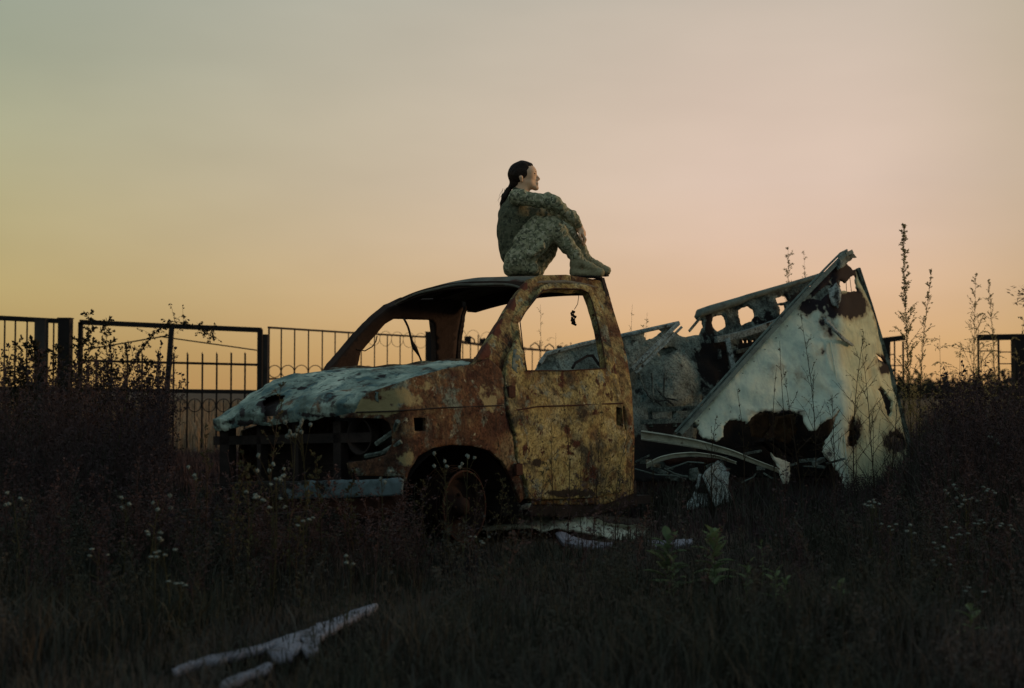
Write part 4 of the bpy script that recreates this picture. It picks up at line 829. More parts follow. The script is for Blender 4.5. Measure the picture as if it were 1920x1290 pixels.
# foreground painted plank pieces
gm = lambda z: (lambda P: O + rays(P) * ((z - HC) / rays(P)[:, 2])[:, None])
o = sheet('fallen_plank', [(322, 1253), (352, 1240), (392, 1227), (432, 1221), (476, 1211), (515, 1199), (550, 1186), (620, 1160), (690, 1134), (709, 1131), (706, 1139), (652, 1163), (612, 1184), (600, 1196), (596, 1218), (575, 1224), (566, 1212), (552, 1226), (524, 1234), (508, 1224), (500, 1214), (470, 1222), (430, 1229), (408, 1240), (380, 1240), (350, 1250), (330, 1257)],
    [[(500, 1212), (520, 1206), (524, 1210), (506, 1217)], [(560, 1196), (566, 1194), (570, 1206), (564, 1206)]], gm(.055), M['plastic'], None, 5, .02, .006, 6, .002, jg=1.5, seed=81, smooth=False)
tag(o, 'long broken strip of white painted plank lying slanted in the foreground grass', 'plank')
o = sheet('fallen_plank', [(412, 1285), (420, 1274), (460, 1259), (500, 1241), (512, 1244), (505, 1253), (468, 1266), (440, 1280), (420, 1290)], [], gm(.05), M['plastic'], None, 5, .02, .006, 6, .002, jg=1.5, seed=82, smooth=False)
tag(o, 'short white painted plank end just below the long one at the bottom edge', 'plank')

# ------------------------------------------------------------ litter on the left
def crumple(name, px, py, r, m_, label, seed, cat='litter'):
    p = ground(px, py); V = []; Fa = []; n, k = 14, 9
    for i in range(k):
        for j in range(n):
            th = i / (k - 1) * math.pi / 2; ph = j / n * 2 * math.pi; v = np.array([math.cos(ph) * math.cos(th), math.sin(ph) * math.cos(th), math.sin(th) * .8]); q = noise.fractal(Vector(v * 2.2) + Vector((seed, 0, 0)), 1, 2, 4)
            V.append(v * r * (1 + .7 * q) + p)
    Fa = [(i * n + j, i * n + (j + 1) % n, (i + 1) * n + (j + 1) % n, (i + 1) * n + j) for i in range(k - 1) for j in range(n)]
    return tag(obj(name, V, Fa, m_), label, cat)
crumple('blue_bag', 42, 1000, .09, M['bluebag'], 'small crumpled blue plastic bag in the grass at far left', 1)
crumple('pale_bag', 10, 985, .10, M['bag'], 'crumpled pale bag at the left edge beside the blue one', 2)
crumple('pale_bag', 72, 1006, .07, M['bag'], 'small pale crumpled scrap just right of the blue bag', 3)
crumple('pale_bag', 145, 1008, .10, M['bag'], 'larger pale crumpled plastic scrap right of the blue bag', 4)
crumple('pale_bag', 198, 1006, .06, M['bag'], 'rightmost small pale scrap of the litter at left', 5)

# ------------------------------------------------------------ fence
FG = 'pieces of the dark iron fence behind the truck'
def fpt(px, py, Y): return at(px, py, Y)
def vbar(m, px, y0, y1, Y, w): a = at(px, y0, Y); b_ = at(px, y1, Y); b_[2] = max(b_[2], 0.0); m.box((a + b_) / 2, (w, w, abs(a[2] - b_[2])))
def ring(m, px, py, Y, r, th=.006): c0 = at(px, py, Y); V, Fa = tube([c0 + np.array([r * math.cos(t), 0, r * math.sin(t)]) for t in np.arange(20) / 20 * 2 * math.pi], th, 5, True); m.add(V, Fa)
# gate leaf
GY = 16.0
g = empty('iron_gate', tuple(at(322, 860, GY) * np.array([1, 1, 0])), 'iron gate leaf with open upper frame, spiked bars and rings, left of the truck', 'gate')
m = MB(); m.bar(at(150, 604, GY), at(490, 619, GY), .05, .062); vbar(m, 150, 604, 835, GY, .05); vbar(m, 487, 617, 840, GY, .06); m.bar(at(0, 729, GY), at(484, 735, GY), .04, .05); m.bar(at(150, 676, GY), at(484, 684, GY), .03, .03); m.build('gate_frame', M['iron'], g)
m = MB(); m.bar(at(322, 612, GY - .05), at(306, 832, GY - .35), .055, .055, (0, -1, 0)); m.build('centre_post', M['iron'], g)
m = MB(); m.bar(at(158, 656, GY), at(322, 628, GY), .016, .016); m.bar(at(300, 631, GY), at(484, 657, GY), .016, .016); m.build('brace', M['iron'], g)
m = MB()
for x in (180, 208, 238, 266, 296, 325, 351, 379, 406, 433, 459):
    vbar(m, x, 664 - (x % 7) * .4, 840, GY, .019); a = at(x, 664, GY); m.tube([a, a + np.array([0, 0, .03])], [.010, .001], 5)
for x in (282, 310, 338, 365, 392, 419, 446, 252, 223): vbar(m, x, 750, 792, GY, .010)
m.build('bar', M['iron'], g)
for x in (223, 252, 282, 310, 338, 365, 392, 419, 446): mm = MB(); ring(mm, x, 760, GY, .080); mm.build('ring', M['iron'], g)
def post(px0, px1, ytop, Y, label, m_=None):
    a = at((px0 + px1) / 2, ytop, Y); w = (px1 - px0) / F * Y; mb = MB(); mb.box((a[0], a[1], a[2] / 2), (w, w * .9, a[2])); mb.box((a[0], a[1], a[2] - .006), (w * 1.12, w, .012)); return tag(mb.build('fence_post', m_ or M['iron']), label, 'fence post', 'fence posts')
post(68, 88, 598, 15.8, 'broad grey fence post, leftmost in the photo', M['post'])
post(112, 134, 596, 15.9, 'thick dark fence post at the left hinge side of the gate')
post(491, 503, 627, 16.1, 'short fence post at the right side of the gate', M['post'])
m = MB(); m.bar(at(-80, 592, 15.9), at(112, 602, 15.9), .05, .06)
for x in (8, 28, 50, 100, -12, -32, -52): vbar(m, x, 600, 760, 15.9, .016)
m.bar(at(-80, 728, 15.9), at(112, 729, 15.9), .04, .05); tag(m.build('fence_section', M['iron']), 'iron fence section with thin upright bars at the far left edge', 'fence', 'fence sections')
def fy(px): return np.interp(px, [503, 800, 1050], [16.5, 19.6, 26.0])
def ft(px): return np.interp(px, [503, 660, 800, 856, 913, 983, 1060], [614, 624, 632, 640, 648, 654, 660])
def rail(m, x0, x1, dy=0, w=.022, fz=ft):
    xs = np.linspace(x0, x1, max(2, int((x1 - x0) / 25)))
    for a, b_ in zip(xs[:-1], xs[1:]): m.bar(at(a, fz(a) + dy, fy(a)), at(b_, fz(b_) + dy, fy(b_)), w, w * 1.2)
low = lambda x: 730 - (730 - ft(x)) * .17
s = empty('fence_section', tuple(at(650, 850, fy(650)) * np.array([1, 1, 0])), 'iron fence section with upright bars above a row of rings, behind the hood and windscreen', 'fence', 'fence sections')
m = MB(); rail(m, 503, 798); rail(m, 503, 798, 0, .02, low); vbar(m, 504, 614, 735, 16.5, .02); m.build('rail', M['iron'], s)
bx = [527, 552, 578, 604, 628, 653, 677, 702, 726, 750, 773]; m = MB()
for x in bx: vbar(m, x, ft(x), 800, fy(x), .016)
m.build('bar', M['iron'], s)
for x0, x1 in zip([503] + bx[:-1], bx): x = (x0 + x1) / 2; mm = MB(); ring(mm, x, low(x) - 14, fy(x), (x1 - x0) / 2 * fy(x) / F * .95); mm.build('ring', M['iron'], s)
post(798, 810, 622, 19.6, 'dark fence post seen through the far side window of the truck')
s = empty('fence_section', tuple(at(940, 830, fy(940)) * np.array([1, 1, 0])), 'lower iron fence section with small peaked loops on top, seen through the empty cab', 'fence', 'fence sections')
m = MB(); rail(m, 812, 1075, 0, .035); rail(m, 812, 1075, 0, .03, low); m.build('rail', M['iron'], s)
m = MB()
for i, x in enumerate(np.arange(824, 1075, 14.5)): vbar(m, x, ft(x) - (18 if i % 4 == 1 else 4), 790, fy(x), .018)
m.build('bar', M['iron'], s)
m = MB()
for x in (852, 881, 908, 940, 1003, 1030, 1062):
    y = ft(x); m.tube(atv(np.array([(x - 9, y), (x - 8, y - 7), (x, y - 13), (x + 8, y - 7), (x + 9, y)], float), fy(x)), .012, 4)
for x in (877, 905, 1049): m.box(at(x, ft(x) - 5, fy(x)), (.11, .08, .13))
m.build('finial', M['iron'], s)
for x in np.arange(690, 800, 22): tag(MB().tube([at(x + 11 + 11 * math.cos(t), ft(x) + 8 + 14 * math.sin(t), fy(x) - .1) for t in np.linspace(0, 6.0, 18)], .004, 3).build('wire_coil', M['iron']), 'thin loop of coiled wire hanging on the fence top behind the cab', 'wire', 'wire coils on the fence')
for x in np.arange(850, 960, 26): tag(MB().tube([at(x + 11 + 13 * math.cos(t), ft(x) - 6 + 18 * math.sin(t), fy(x) - .1) for t in np.linspace(2.5, 7.0, 14)], .004, 3).build('wire_coil', M['iron']), 'thin loop of coiled wire hanging on the fence top behind the cab', 'wire', 'wire coils on the fence')
s = empty('fence_section', tuple(at(1680, 850, 18.5) * np.array([1, 1, 0])), 'narrow broken iron fence frame with ladder rungs right of the white panel', 'fence', 'fence sections')
m = MB(); m.bar(at(1655, 638, 18.5), at(1697, 633, 18.5), .05, .075); m.build('rail', M['iron'], s); m = MB(); vbar(m, 1663, 638, 860, 18.5, .09); m.build('fence_post', M['iron'], s)
m = MB(); vbar(m, 1678, 640, 800, 18.5, .018); vbar(m, 1694, 640, 800, 18.5, .022)
for y in (665, 686, 708): m.bar(at(1670, y, 18.5), at(1678 if y == 665 else 1694, y - 1, 18.5), .014, .014)
m.build('bar', M['iron'], s)
s = empty('fence_section', tuple(at(1880, 850, 17.5) * np.array([1, 1, 0])), 'iron fence frame with a heavy top beam overgrown by weeds at the right edge', 'fence', 'fence sections')
m = MB(); m.bar(at(1833, 633, 17.5), at(2000, 630, 17.5), .06, .08); m.build('rail', M['iron'], s); 
m = MB(); vbar(m, 1835, 635, 800, 17.5, .022); vbar(m, 1873, 635, 800, 17.5, .022)
for x0, x1, y in ((1835, 1873, 658), (1873, 1900, 682), (1835, 1873, 705), (1873, 1900, 660)): m.bar(at(x0, y, 17.5), at(x1, y, 17.5), .014, .014)
m.build('bar', M['iron'], s)
post(1899, 1922, 632, 17.4, 'thick dark fence post at the right edge of the photo')

# ------------------------------------------------------------ vegetation
def weed(seed, h, nb=14, spread=.35, up=.9, leaf=.0, nl=8, droop=.3, r0=.004, sub=2, lean=.08, bare=.25, plume=False):
    R = random.Random(seed); SV, SF, LV, LF = [], [], [], []; sn = ln = 0
    def addt(P, r, k=3):
        nonlocal sn
        V, Fa = tube(P, r, k); SV.append(V); SF.extend([tuple(i + sn for i in f) for f in Fa]); sn += len(V)
    def leafat(p, d, s):
        nonlocal ln
        d = d / (np.linalg.norm(d) + 1e-9); n = np.array([R.gauss(0, 1), R.gauss(0, 1), R.gauss(0, 1)]); n = np.cross(d, n); n /= np.linalg.norm(n) + 1e-9; w = s * (R.uniform(.13, .22) if plume else R.uniform(.2, .36))
        LV.append(np.array([p, p + d * s * .5 + n * w, p + d * s, p + d * s * .5 - n * w])); LF.append((ln, ln + 1, ln + 2, ln + 3)); ln += 4
    az0 = R.uniform(0, 6.28); la = R.uniform(-1, 1) * lean; lb = R.uniform(-1, 1) * lean
    main = [np.array([la * h * t * t + .01 * math.sin(5 * t + seed), lb * h * t * t, h * t]) for t in np.linspace(0, 1, 9)]; addt(main, [r0 * (1 - .75 * t) for t in np.linspace(0, 1, 9)])
    for i in range(nb):
        t = bare + (1 - bare) * (i + R.random()) / nb; p0 = np.array([np.interp(t, np.linspace(0, 1, 9), [m_[q] for m_ in main]) for q in range(3)])
        az = az0 + i * 2.4 + R.uniform(-.4, .4); L = spread * h * (1.15 - t) * R.uniform(.55, 1.2); e = up + R.uniform(-.25, .25)
        d = np.array([math.cos(az) * math.cos(e), math.sin(az) * math.cos(e), math.sin(e)]); P = [p0]
        for k in range(5): P.append(P[-1] + d * L / 5); d = d + np.array([R.gauss(0, .12), R.gauss(0, .12), -droop * (k + 1) / 5 * .55 + R.gauss(0, .06)]); d /= np.linalg.norm(d)
        addt(P, [r0 * .5 * (1 - .12 * k) * (1.1 - t * .6) for k in range(6)])
        if leaf:
            for q in range(nl):
                k = R.uniform(.8 if not plume else .3, 5) ; k0 = int(min(4, k)); pp = P[k0] + (P[k0 + 1] - P[k0]) * (k - k0); leafat(pp, (P[k0 + 1] - P[k0]) / L * 5 + np.array([R.gauss(0, .7), R.gauss(0, .7), R.gauss(-.1 if not plume else -.4, .5)]), leaf * R.uniform(.6, 1.3))
        for sb in range(sub):
            k0 = R.choice((1, 2, 3)); p1 = P[k0]; dd_ = (P[k0 + 1] - P[k0]) / L * 5 + np.array([R.gauss(0, .5), R.gauss(0, .5), R.gauss(.1, .4)]); dd_ /= np.linalg.norm(dd_); l2 = L * R.uniform(.25, .5); Q = [p1, p1 + dd_ * l2 * .5, p1 + dd_ * l2 + np.array([0, 0, -.1 * droop * l2])]; addt(Q, [r0 * .25, r0 * .2, r0 * .14])
            if leaf:
                for q in range(max(2, nl // 2)): leafat(Q[1] + (Q[2] - Q[1]) * R.random(), dd_ + np.array([R.gauss(0, .7), R.gauss(0, .7), R.gauss(0, .5)]), leaf * R.uniform(.5, 1.1))
    return (np.concatenate(SV), SF), ((np.concatenate(LV), LF) if LV else None)
def plant(name, wd, label, cat, loc, rz=0, s=1, group=None, ms=None, ml=None, leafname='foliage'):
    (SV, SF), Lf = wd; t = empty(name, (0, 0, 0), label, cat, group)
    obj('stem', SV, SF, ms or M['stem'], t)
    if Lf: obj(leafname, Lf[0], Lf[1], ml or M['leafdry'], t)
    t.location = loc; t.rotation_euler = (0, 0, rz); t.scale = (s,) * 3; return t
def dup(root, loc, rz, s, label):
    r = root.copy(); C.objects.link(r); r.location = loc; r.rotation_euler = (0, 0, rz); r.scale = (s,) * 3; r['label'] = label
    for ch in list(root.children):
        k = ch.copy(); C.objects.link(k); k.parent = r
        for g2 in ch.children: d = g2.copy(); C.objects.link(d); d.parent = k
    return r
def base(px, Y): p = at(px, 730, Y); return (p[0], Y, 0)
def hgt(py, Y): return at(960, py, Y)[2]
# tall feathery weeds on the right, bent and upright ones
GR = 'tall weeds rising against the sky'
def tallweed(px, ytop, Y, label, seed, **kw):
    h = hgt(ytop, Y); k = dict(nb=46, spread=.17, up=1.2, leaf=.013, nl=34, droop=.5, r0=.0045, lean=.05, plume=True, bare=.25, sub=3); k.update(kw)
    return plant('tall_weed', weed(seed, h, **k), label, 'weed', base(px, Y), 0, 1, GR, ml=M['seed'])
tallweed(1706, 425, 9.6, 'tallest feathery weed with a long plume, right of the white panel', 1, nb=64, spread=.14, up=1.25, lean=-.03, nl=44, leaf=.015)
tallweed(1722, 505, 9.7, 'second feathery weed close beside the tallest plume', 2, nb=34, spread=.15, up=1.25)
tallweed(1826, 520, 11.5, 'bushy upright weed before the fence frame at right', 3, nb=40, spread=.22, up=1.1)
tallweed(1868, 530, 11.8, 'slim upright weed in front of the right fence frame', 4, nb=32, spread=.18)
tallweed(1760, 628, 10.5, 'drooping arched weed between the plume and the right fence frame', 5, nb=16, spread=.4, up=.6, droop=1.6)
tallweed(1795, 640, 10.2, 'low drooping weed left of the right fence frame', 6, nb=16, spread=.4, up=.6, droop=1.5)
tallweed(1850, 590, 10.0, 'tangled weed across the right fence frame', 7, nb=24, spread=.4, up=.6, droop=1.1)
tallweed(1900, 600, 10.3, 'rough weed at the right edge in front of the thick post', 8, nb=20, spread=.35, up=.7, droop=1.0)
tallweed(1480, 470, 12.2, 'feathery weed poking above the sagging top rail behind the white panel', 9, nb=40, spread=.17, nl=24, leaf=.018)
tallweed(1512, 468, 12.4, 'thin weed just right of the one above the sagging rail', 10, nb=24, spread=.13, nl=16)
tallweed(1012, 570, 12.0, 'thin weed seen through the door window of the truck', 11, nb=14, spread=.2, nl=6)
tallweed(1040, 625, 12.4, 'drooping weed seen low in the door window of the truck', 12, nb=14, spread=.4, up=.6, droop=1.3, nl=6)
tallweed(1182, 570, 12.0, 'bare thin weed rising just right of the cab pillar', 13, nb=6, spread=.2, nl=2, leaf=.02)
tallweed(1208, 585, 12.3, 'faint small weed above the bed rail', 14, nb=8, spread=.15, nl=5, leaf=.025)
tallweed(1640, 560, 10.9, 'sparse weed behind the right edge of the white panel', 15, nb=12, spread=.28, nl=3)
# weeds at the left in front of the gate
GL = 'dark shrubby weeds in front of the gate'
for i, (px, yt, Y, lab, kw) in enumerate(((165, 588, 12.0, 'tall leafy weed crossing the left end of the gate', dict(nb=40, spread=.22, leaf=.036, nl=11)),
    (205, 600, 12.3, 'leafy weed right of the dark gate post', dict(nb=44, spread=.3, leaf=.034, nl=11)), (150, 640, 11.0, 'dense low shrub at the foot of the gate post', dict(nb=44, spread=.45, leaf=.03, nl=13)),
    (60, 645, 11.4, 'broad leaved shrub before the leftmost post', dict(nb=42, spread=.4, leaf=.05, nl=11)), (15, 640, 11.8, 'leafy shrub at the left edge of the photo', dict(nb=40, spread=.35, leaf=.03, nl=10)),
    (105, 655, 10.6, 'bushy weed between the two left posts', dict(nb=44, spread=.45, leaf=.03, nl=13)), (230, 655, 11.5, 'spreading weed under the gate brace', dict(nb=42, spread=.45, leaf=.028, nl=11)),
    (275, 690, 10.8, 'low dry bush before the gate rings', dict(nb=42, spread=.5, leaf=.035, nl=10)), (195, 700, 9.6, 'low dark bush in front of the gate', dict(nb=44, spread=.5, leaf=.028, nl=13)), (35, 700, 9.4, 'low dark bush at the left edge of the weeds', dict(nb=44, spread=.5, leaf=.028, nl=13)))):
    k = dict(up=.95, droop=.35, r0=.006, lean=.06, bare=.12); k.update(kw)
    plant('shrub', weed(100 + i, hgt(yt, Y), **k), lab, 'shrub', base(px, Y), 0, 1, GL, ml=M['leafdark'])
# arching branch over the gate
Rr = random.Random(5); ar = [at(x, y, 12.6) for x, y in ((215, 760), (235, 715), (258, 668), (285, 630), (318, 602), (350, 605), (380, 622), (398, 632))]
mb = MB(); mb.tube(ar, [.008, .007, .006, .005, .004, .003, .002, .0015], 5)
lf = MB()
for k in range(90):
    t = Rr.uniform(1.2, 7); i = int(min(6, t)); p = ar[i] + (ar[i + 1] - ar[i]) * (t - i); d = np.array([Rr.gauss(.2, .5), Rr.gauss(0, .5), Rr.gauss(.15, .5)]) * Rr.uniform(.05, .17); mb.tube([p, p + d * .6 + np.array([0, 0, .01]), p + d], [.002, .0015, .001], 3)
    for q in range(7): 
        s_ = Rr.uniform(.3, 1); u = p + d * s_; e = np.array([Rr.gauss(0, 1), Rr.gauss(0, 1), Rr.gauss(-.3, 1)]); e /= np.linalg.norm(e); n_ = np.cross(e, (0, 1, .2)); L_ = Rr.uniform(.015, .035); lf.add([u, u + e * L_ * .5 + n_ * L_ * .3, u + e * L_, u + e * L_ * .5 - n_ * L_ * .3], [(0, 1, 2, 3)])
ab_ = mb.build('arching_weed', M['stem']); tag(ab_, 'long weed arching over the middle post of the gate', 'weed', GL); lf.build('foliage', M['leafdark'], ab_)
mb = MB(); mb.tube([at(x, y, 7.6) for x, y in ((198, 1010), (205, 930), (218, 850), (232, 780), (240, 728))], [.007, .006, .005, .004, .003], 5); tag(mb.build('dry_stalk', M['leafdry']), 'single pale leaning stalk rising from the dark grass at left', 'weed')
# bare twiggy weeds against the panel
GP = 'bare twiggy weeds in front of the white panel'
for i, (px, yt, Y, lab, kw) in enumerate(((1530, 590, 8.9, 'tallest dark twiggy weed in front of the middle of the white panel', dict(nb=16, spread=.3)), (1470, 640, 8.8, 'thin curved weed left of the tallest twig on the panel', dict(nb=8, spread=.16)),
    (1448, 690, 8.7, 'faint thin weed at the left half of the panel', dict(nb=7, spread=.16)), (1598, 620, 8.9, 'branching weed along the crease of the white panel', dict(nb=18, spread=.3)), (1640, 650, 8.8, 'wide branching weed before the right half of the panel', dict(nb=18, spread=.42, up=.8)),
    (1672, 700, 8.6, 'branching weed at the right foot of the panel', dict(nb=16, spread=.4)), (1395, 730, 8.5, 'small dry weed with seed tufts before the left of the panel', dict(nb=9, spread=.2)), (1560, 740, 8.3, 'low tangled weed under the panel tip', dict(nb=18, spread=.45)), (1330, 790, 8.2, 'low weed before the bent strips', dict(nb=14, spread=.4)), (1500, 690, 8.6, 'dark weed beside the tallest twig', dict(nb=13, spread=.25)))):
    k = dict(up=1.0, droop=.1, r0=.0055, lean=.10, bare=.15, leaf=.012, nl=4, sub=3); k.update(kw)
    plant('twiggy_weed', weed(200 + i, hgt(yt, Y), **k), lab, 'weed', base(px, Y), 0, 1, GP)
# slender weeds in front of the door
GD = 'slender weeds growing in front of the truck door'
for i, (px, yt, Y, lab) in enumerate(((1068, 740, 6.55, 'slender weed in front of the middle of the door'), (1110, 770, 6.6, 'slender weed by the rear half of the door'), (1035, 790, 6.5, 'thin weed before the lower front of the door'), (1150, 800, 6.8, 'thin weed before the rear edge of the door'),
    (1092, 840, 6.4, 'short weed before the lower door'), (1180, 830, 6.9, 'dry weed at the rear corner of the cab'), (1220, 860, 7.0, 'low dry weed right of the cab corner'))):
    plant('slender_weed', weed(300 + i, hgt(yt, Y), nb=9, spread=.22, up=1.15, leaf=.010, nl=4, droop=.1, r0=.0035, lean=.14, bare=.3), lab, 'weed', base(px, Y), 0, 1, GD)

for i, (px, yt, Y, lab) in enumerate(((800, 900, 6.0, 'weed standing before the front edge of the wheel arch'), (845, 880, 6.1, 'weed right in front of the wheel rim'), (890, 895, 6.0, 'weed before the rear half of the wheel'), (930, 905, 6.2, 'weed before the rear of the wheel arch'), (960, 890, 6.3, 'weed before the door seam'), (1008, 870, 6.3, 'weed before the front corner of the door'), (1130, 860, 6.5, 'weed before the lower rear of the door'), (1160, 880, 6.6, 'weed before the lower rear corner of the cab'))):
    plant('slender_weed', weed(360 + i, hgt(yt, Y), nb=16, spread=.35, up=1.0, leaf=.012, nl=6, droop=.2, r0=.003, lean=.14, bare=.15), lab, 'weed', base(px, Y), 0, 1, GD)
GN = 'pale weeds standing in front of the truck nose'
for i, (px, yt, Y, lab) in enumerate(((506, 715, 5.9, 'tallest pale weed in front of the hood tear'), (470, 850, 5.4, 'pale weed low before the left of the grille'), (385, 800, 5.7, 'pale weed just left of the truck nose'), (600, 850, 5.6, 'weed before the middle of the grille'), (660, 880, 5.7, 'weed before the headlight'), (440, 880, 5.2, 'short weed at the left end of the bumper'), (560, 900, 5.2, 'short weed before the bumper'))):
    plant('pale_weed', weed(330 + i, hgt(yt, Y), nb=14, spread=.28, up=1.1, leaf=.018, nl=6, droop=.2, r0=.004, lean=.12, bare=.2), lab, 'weed', base(px, Y), 0, 1, GN)

# generic dry weeds merged as cover, and grass
def merge(vs):
    V = []; Fq = []; n = 0
    for a, f in vs: V.append(a); Fq.append(f + n); n += len(a)
    return np.concatenate(V), np.concatenate(Fq)
def tri(Fa):
    out = []
    for f in Fa:
        for k in range(1, len(f) - 1): out.append((f[0], f[k], f[k + 1]))
    return np.array(out)
protos = []
for i in range(9):
    (SV, SF), Lf = weed(400 + i, 1.0, nb=12 + i % 3 * 5, spread=.25 + .05 * (i % 4), up=1.1, leaf=.022, nl=5, droop=.3, r0=.0035, lean=.15, bare=.25, sub=2)
    V = SV; Ft = tri(SF)
    if Lf: Ft = np.concatenate([Ft, tri(Lf[1]) + len(V)]); V = np.concatenate([V, Lf[0]])
    protos.append((V, Ft))
def scatter_weeds(name, n, xr, yr, hr, mt, label, cat, dens=None, seed=1):
    R = np.random.default_rng(seed); vs = []
    for _ in range(n):
        Y = R.uniform(*yr) ; X = R.uniform(*xr) if not callable(xr) else xr(R, Y)
        if clear(X, Y) and R.random() < .82: continue
        V, Ft = protos[R.integers(len(protos))]; a = R.uniform(0, 6.28); h = R.uniform(*hr) if not callable(hr) else hr(R, X, Y)
        ct, st = math.cos(a), math.sin(a); Q = V * np.array([min(1, .5 + h * .5)] * 2 + [h]); Q = np.stack([Q[:, 0] * ct - Q[:, 1] * st + X, Q[:, 0] * st + Q[:, 1] * ct + Y, Q[:, 2]], 1); vs.append((Q, Ft))
    V, Ft = merge(vs); o = obj(name, V, Ft, mt); return tag(o, label, cat, kind='stuff')
def clear(X, Y):                        # flattened patches: around the plank, the fallen sill panel and the leafy plants
    d = (X + 1.05) * .92 - (Y - 3.95) * .39; a = (d > -.22) & (d < .55) & (X > -1.5) & (X < -.25) & (Y > 3.2) & (Y < 5.3)
    return a | ((X > -.30) & (X < 1.35) & (Y > 5.25) & (Y < 7.5)) | ((X > .5) & (X < 1.1) & (Y > 4.6) & (Y < 5.2))
def in_truck(X, Y):
    L = (np.stack([X, Y, np.zeros_like(X)], -1) - TT) @ TR; return (np.abs(L[..., 1]) < .84) & (L[..., 0] < .62) & (L[..., 0] > -2.0)
def blades(name, n, sampler, hfun, width, mt, label, cat, seed=1, lean=.35):
    R = np.random.default_rng(seed); X, Y = sampler(R, n); k = ~in_truck(X, Y); X, Y = X[k], Y[k]; n = len(X)
    h = hfun(X, Y, R); h = np.where(clear(X, Y), np.minimum(h, .13) * R.uniform(.3, 1, n), h); a = R.uniform(0, 6.28, n); w = width * R.uniform(.6, 1.3, n); ln = R.normal(0, lean, n) * h; b_ = a + R.normal(1.57, .5, n)
    B = np.stack([X, Y, np.zeros(n)], 1); side = np.stack([np.cos(a), np.sin(a), np.zeros(n)], 1) * w[:, None]; ld = np.stack([np.cos(b_), np.sin(b_), np.zeros(n)], 1)
    mid = B + ld * (ln * .3)[:, None]; mid[:, 2] = h * .55; tip = B + ld * ln[:, None]; tip[:, 2] = h * R.uniform(.8, 1, n)
    V = np.stack([B - side, B + side, mid - side * .7, mid + side * .7, tip], 1).reshape(-1, 3); i = np.arange(n)[:, None] * 5
    Ft = np.concatenate([i + np.array([[0, 1, 3]]), i + np.array([[0, 3, 2]]), i + np.array([[2, 3, 4]])]); o = obj(name, V, Ft, mt); return tag(o, label, cat, kind='stuff')
def hfield(X, Y):                       # how tall the growth stands
    r = np.clip((X / Y - .285) / .05, 0, 1) * np.clip((Y - 6.2) / 1.6, 0, 1)
    l = np.clip((-.26 - X / Y) / .05, 0, 1) * np.clip((Y - 6.0) / 2.0, 0, 1)
    return .17 + .40 * r + .42 * l
def lump(X, Y, s=1.3): return np.array([noise.noise(Vector((x * s, y * s, 0))) for x, y in zip(X, Y)])
def samp(y0, y1, pad, p=1.0):
    def f(R, n): Y = y0 + (y1 - y0) * R.random(n) ** p; return R.uniform(-1, 1, n) * (Y * .42 + pad), Y
    return f
blades('grass', 135000, samp(1.6, 9.5, 2.6, .85), lambda X, Y, R: (hfield(X, Y) * .8 * (1 + 1.3 * lump(X, Y, 2.1)) + .16 * lump(X, Y, .9)).clip(.05) * R.uniform(.4, 1.5, len(X)), .0030, M['grass'], 'dim dry grass covering the ground around and in front of the truck', 'grass', 11, .5)
blades('tall_grass', 85000, samp(7.0, 16.0, 3.0, .9), lambda X, Y, R: (hfield(X, Y) * (1.05 + .5 * lump(X, Y)) * np.clip((Y - 5) / 4, .6, 1.15) * np.where((Y > 9) & (X < 1), .8, 1)).clip(.08) * R.uniform(.55, 1.2, len(X)), .005, M['tallgrass'], 'tall dark dry grass standing around and behind the wreck', 'grass', 12, .25)
blades('field_grass', 45000, samp(16.0, 75.0, 3, 1.4), lambda X, Y, R: R.uniform(.15, .55, len(X)), .012, M['fieldgrass'], 'brown grass of the field beyond the fence', 'grass', 13)
scatter_weeds('dry_weeds', 720, lambda R, Y: R.uniform(.26 * Y, .42 * Y + .6), (6.6, 14.5), lambda R, X, Y: R.uniform(.55, .95) * np.clip(.36 + (X / Y - .312) * 24, .32, 1.06), M['tallgrass'], 'dense dark dry weeds covering the right side', 'weeds', seed=21)
scatter_weeds('dry_weeds', 420, lambda R, Y: R.uniform(-.42 * Y - .6, -.268 * Y), (6.6, 13.5), lambda R, X, Y: R.uniform(.5, 1.12), M['tallgrass'], 'dense reddish dry weeds covering the left side before the gate', 'weeds', seed=22)
scatter_weeds('low_weeds', 760, lambda R, Y: R.uniform(-.42 * Y - 1.4, .42 * Y + 1.4), (3.0, 6.6), lambda R, X, Y: R.uniform(.15, .42) * np.clip((Y - 1) / 4, .5, 1), M['grass'], 'low dry weeds scattered through the foreground grass', 'weeds', seed=23)
scatter_weeds('front_weeds', 110, lambda R, Y: R.uniform(-2.2, -.34), (5.4, 6.3), lambda R, X, Y: R.uniform(.2, .40) * (1.5 if X < -1.25 else 1), M['tallgrass'], 'dry weeds standing right in front of the truck nose and wheel', 'weeds', seed=24)
scatter_weeds('tall_stalks', 150, lambda R, Y: R.uniform(-.42 * Y, .42 * Y), (4.4, 6.5), lambda R, X, Y: R.uniform(.28, .52), M['tallgrass'], 'scattered taller dry stalks rising from the foreground grass', 'weeds', seed=25)
# distant tree line
tl = []; R = np.random.default_rng(3)
TX = R.uniform(22, 75, 5200); TY = R.uniform(105, 125, 5200); TZ = R.random(5200) * (1.2 + 1.6 * np.abs(np.sin(TX * .45) * np.sin(TX * .21 + 1)))
V = []; 
B = np.stack([TX, TY, TZ], 1); o1 = R.normal(0, .35, (5200, 3)); o2 = R.normal(0, .35, (5200, 3)); V = np.stack([B, B + o1, B + o2], 1).reshape(-1, 3)
tag(obj('distant_wood', V, np.arange(15600).reshape(-1, 3), M['leafdark']), 'low dark line of far trees on the horizon at right', 'trees', kind='stuff')

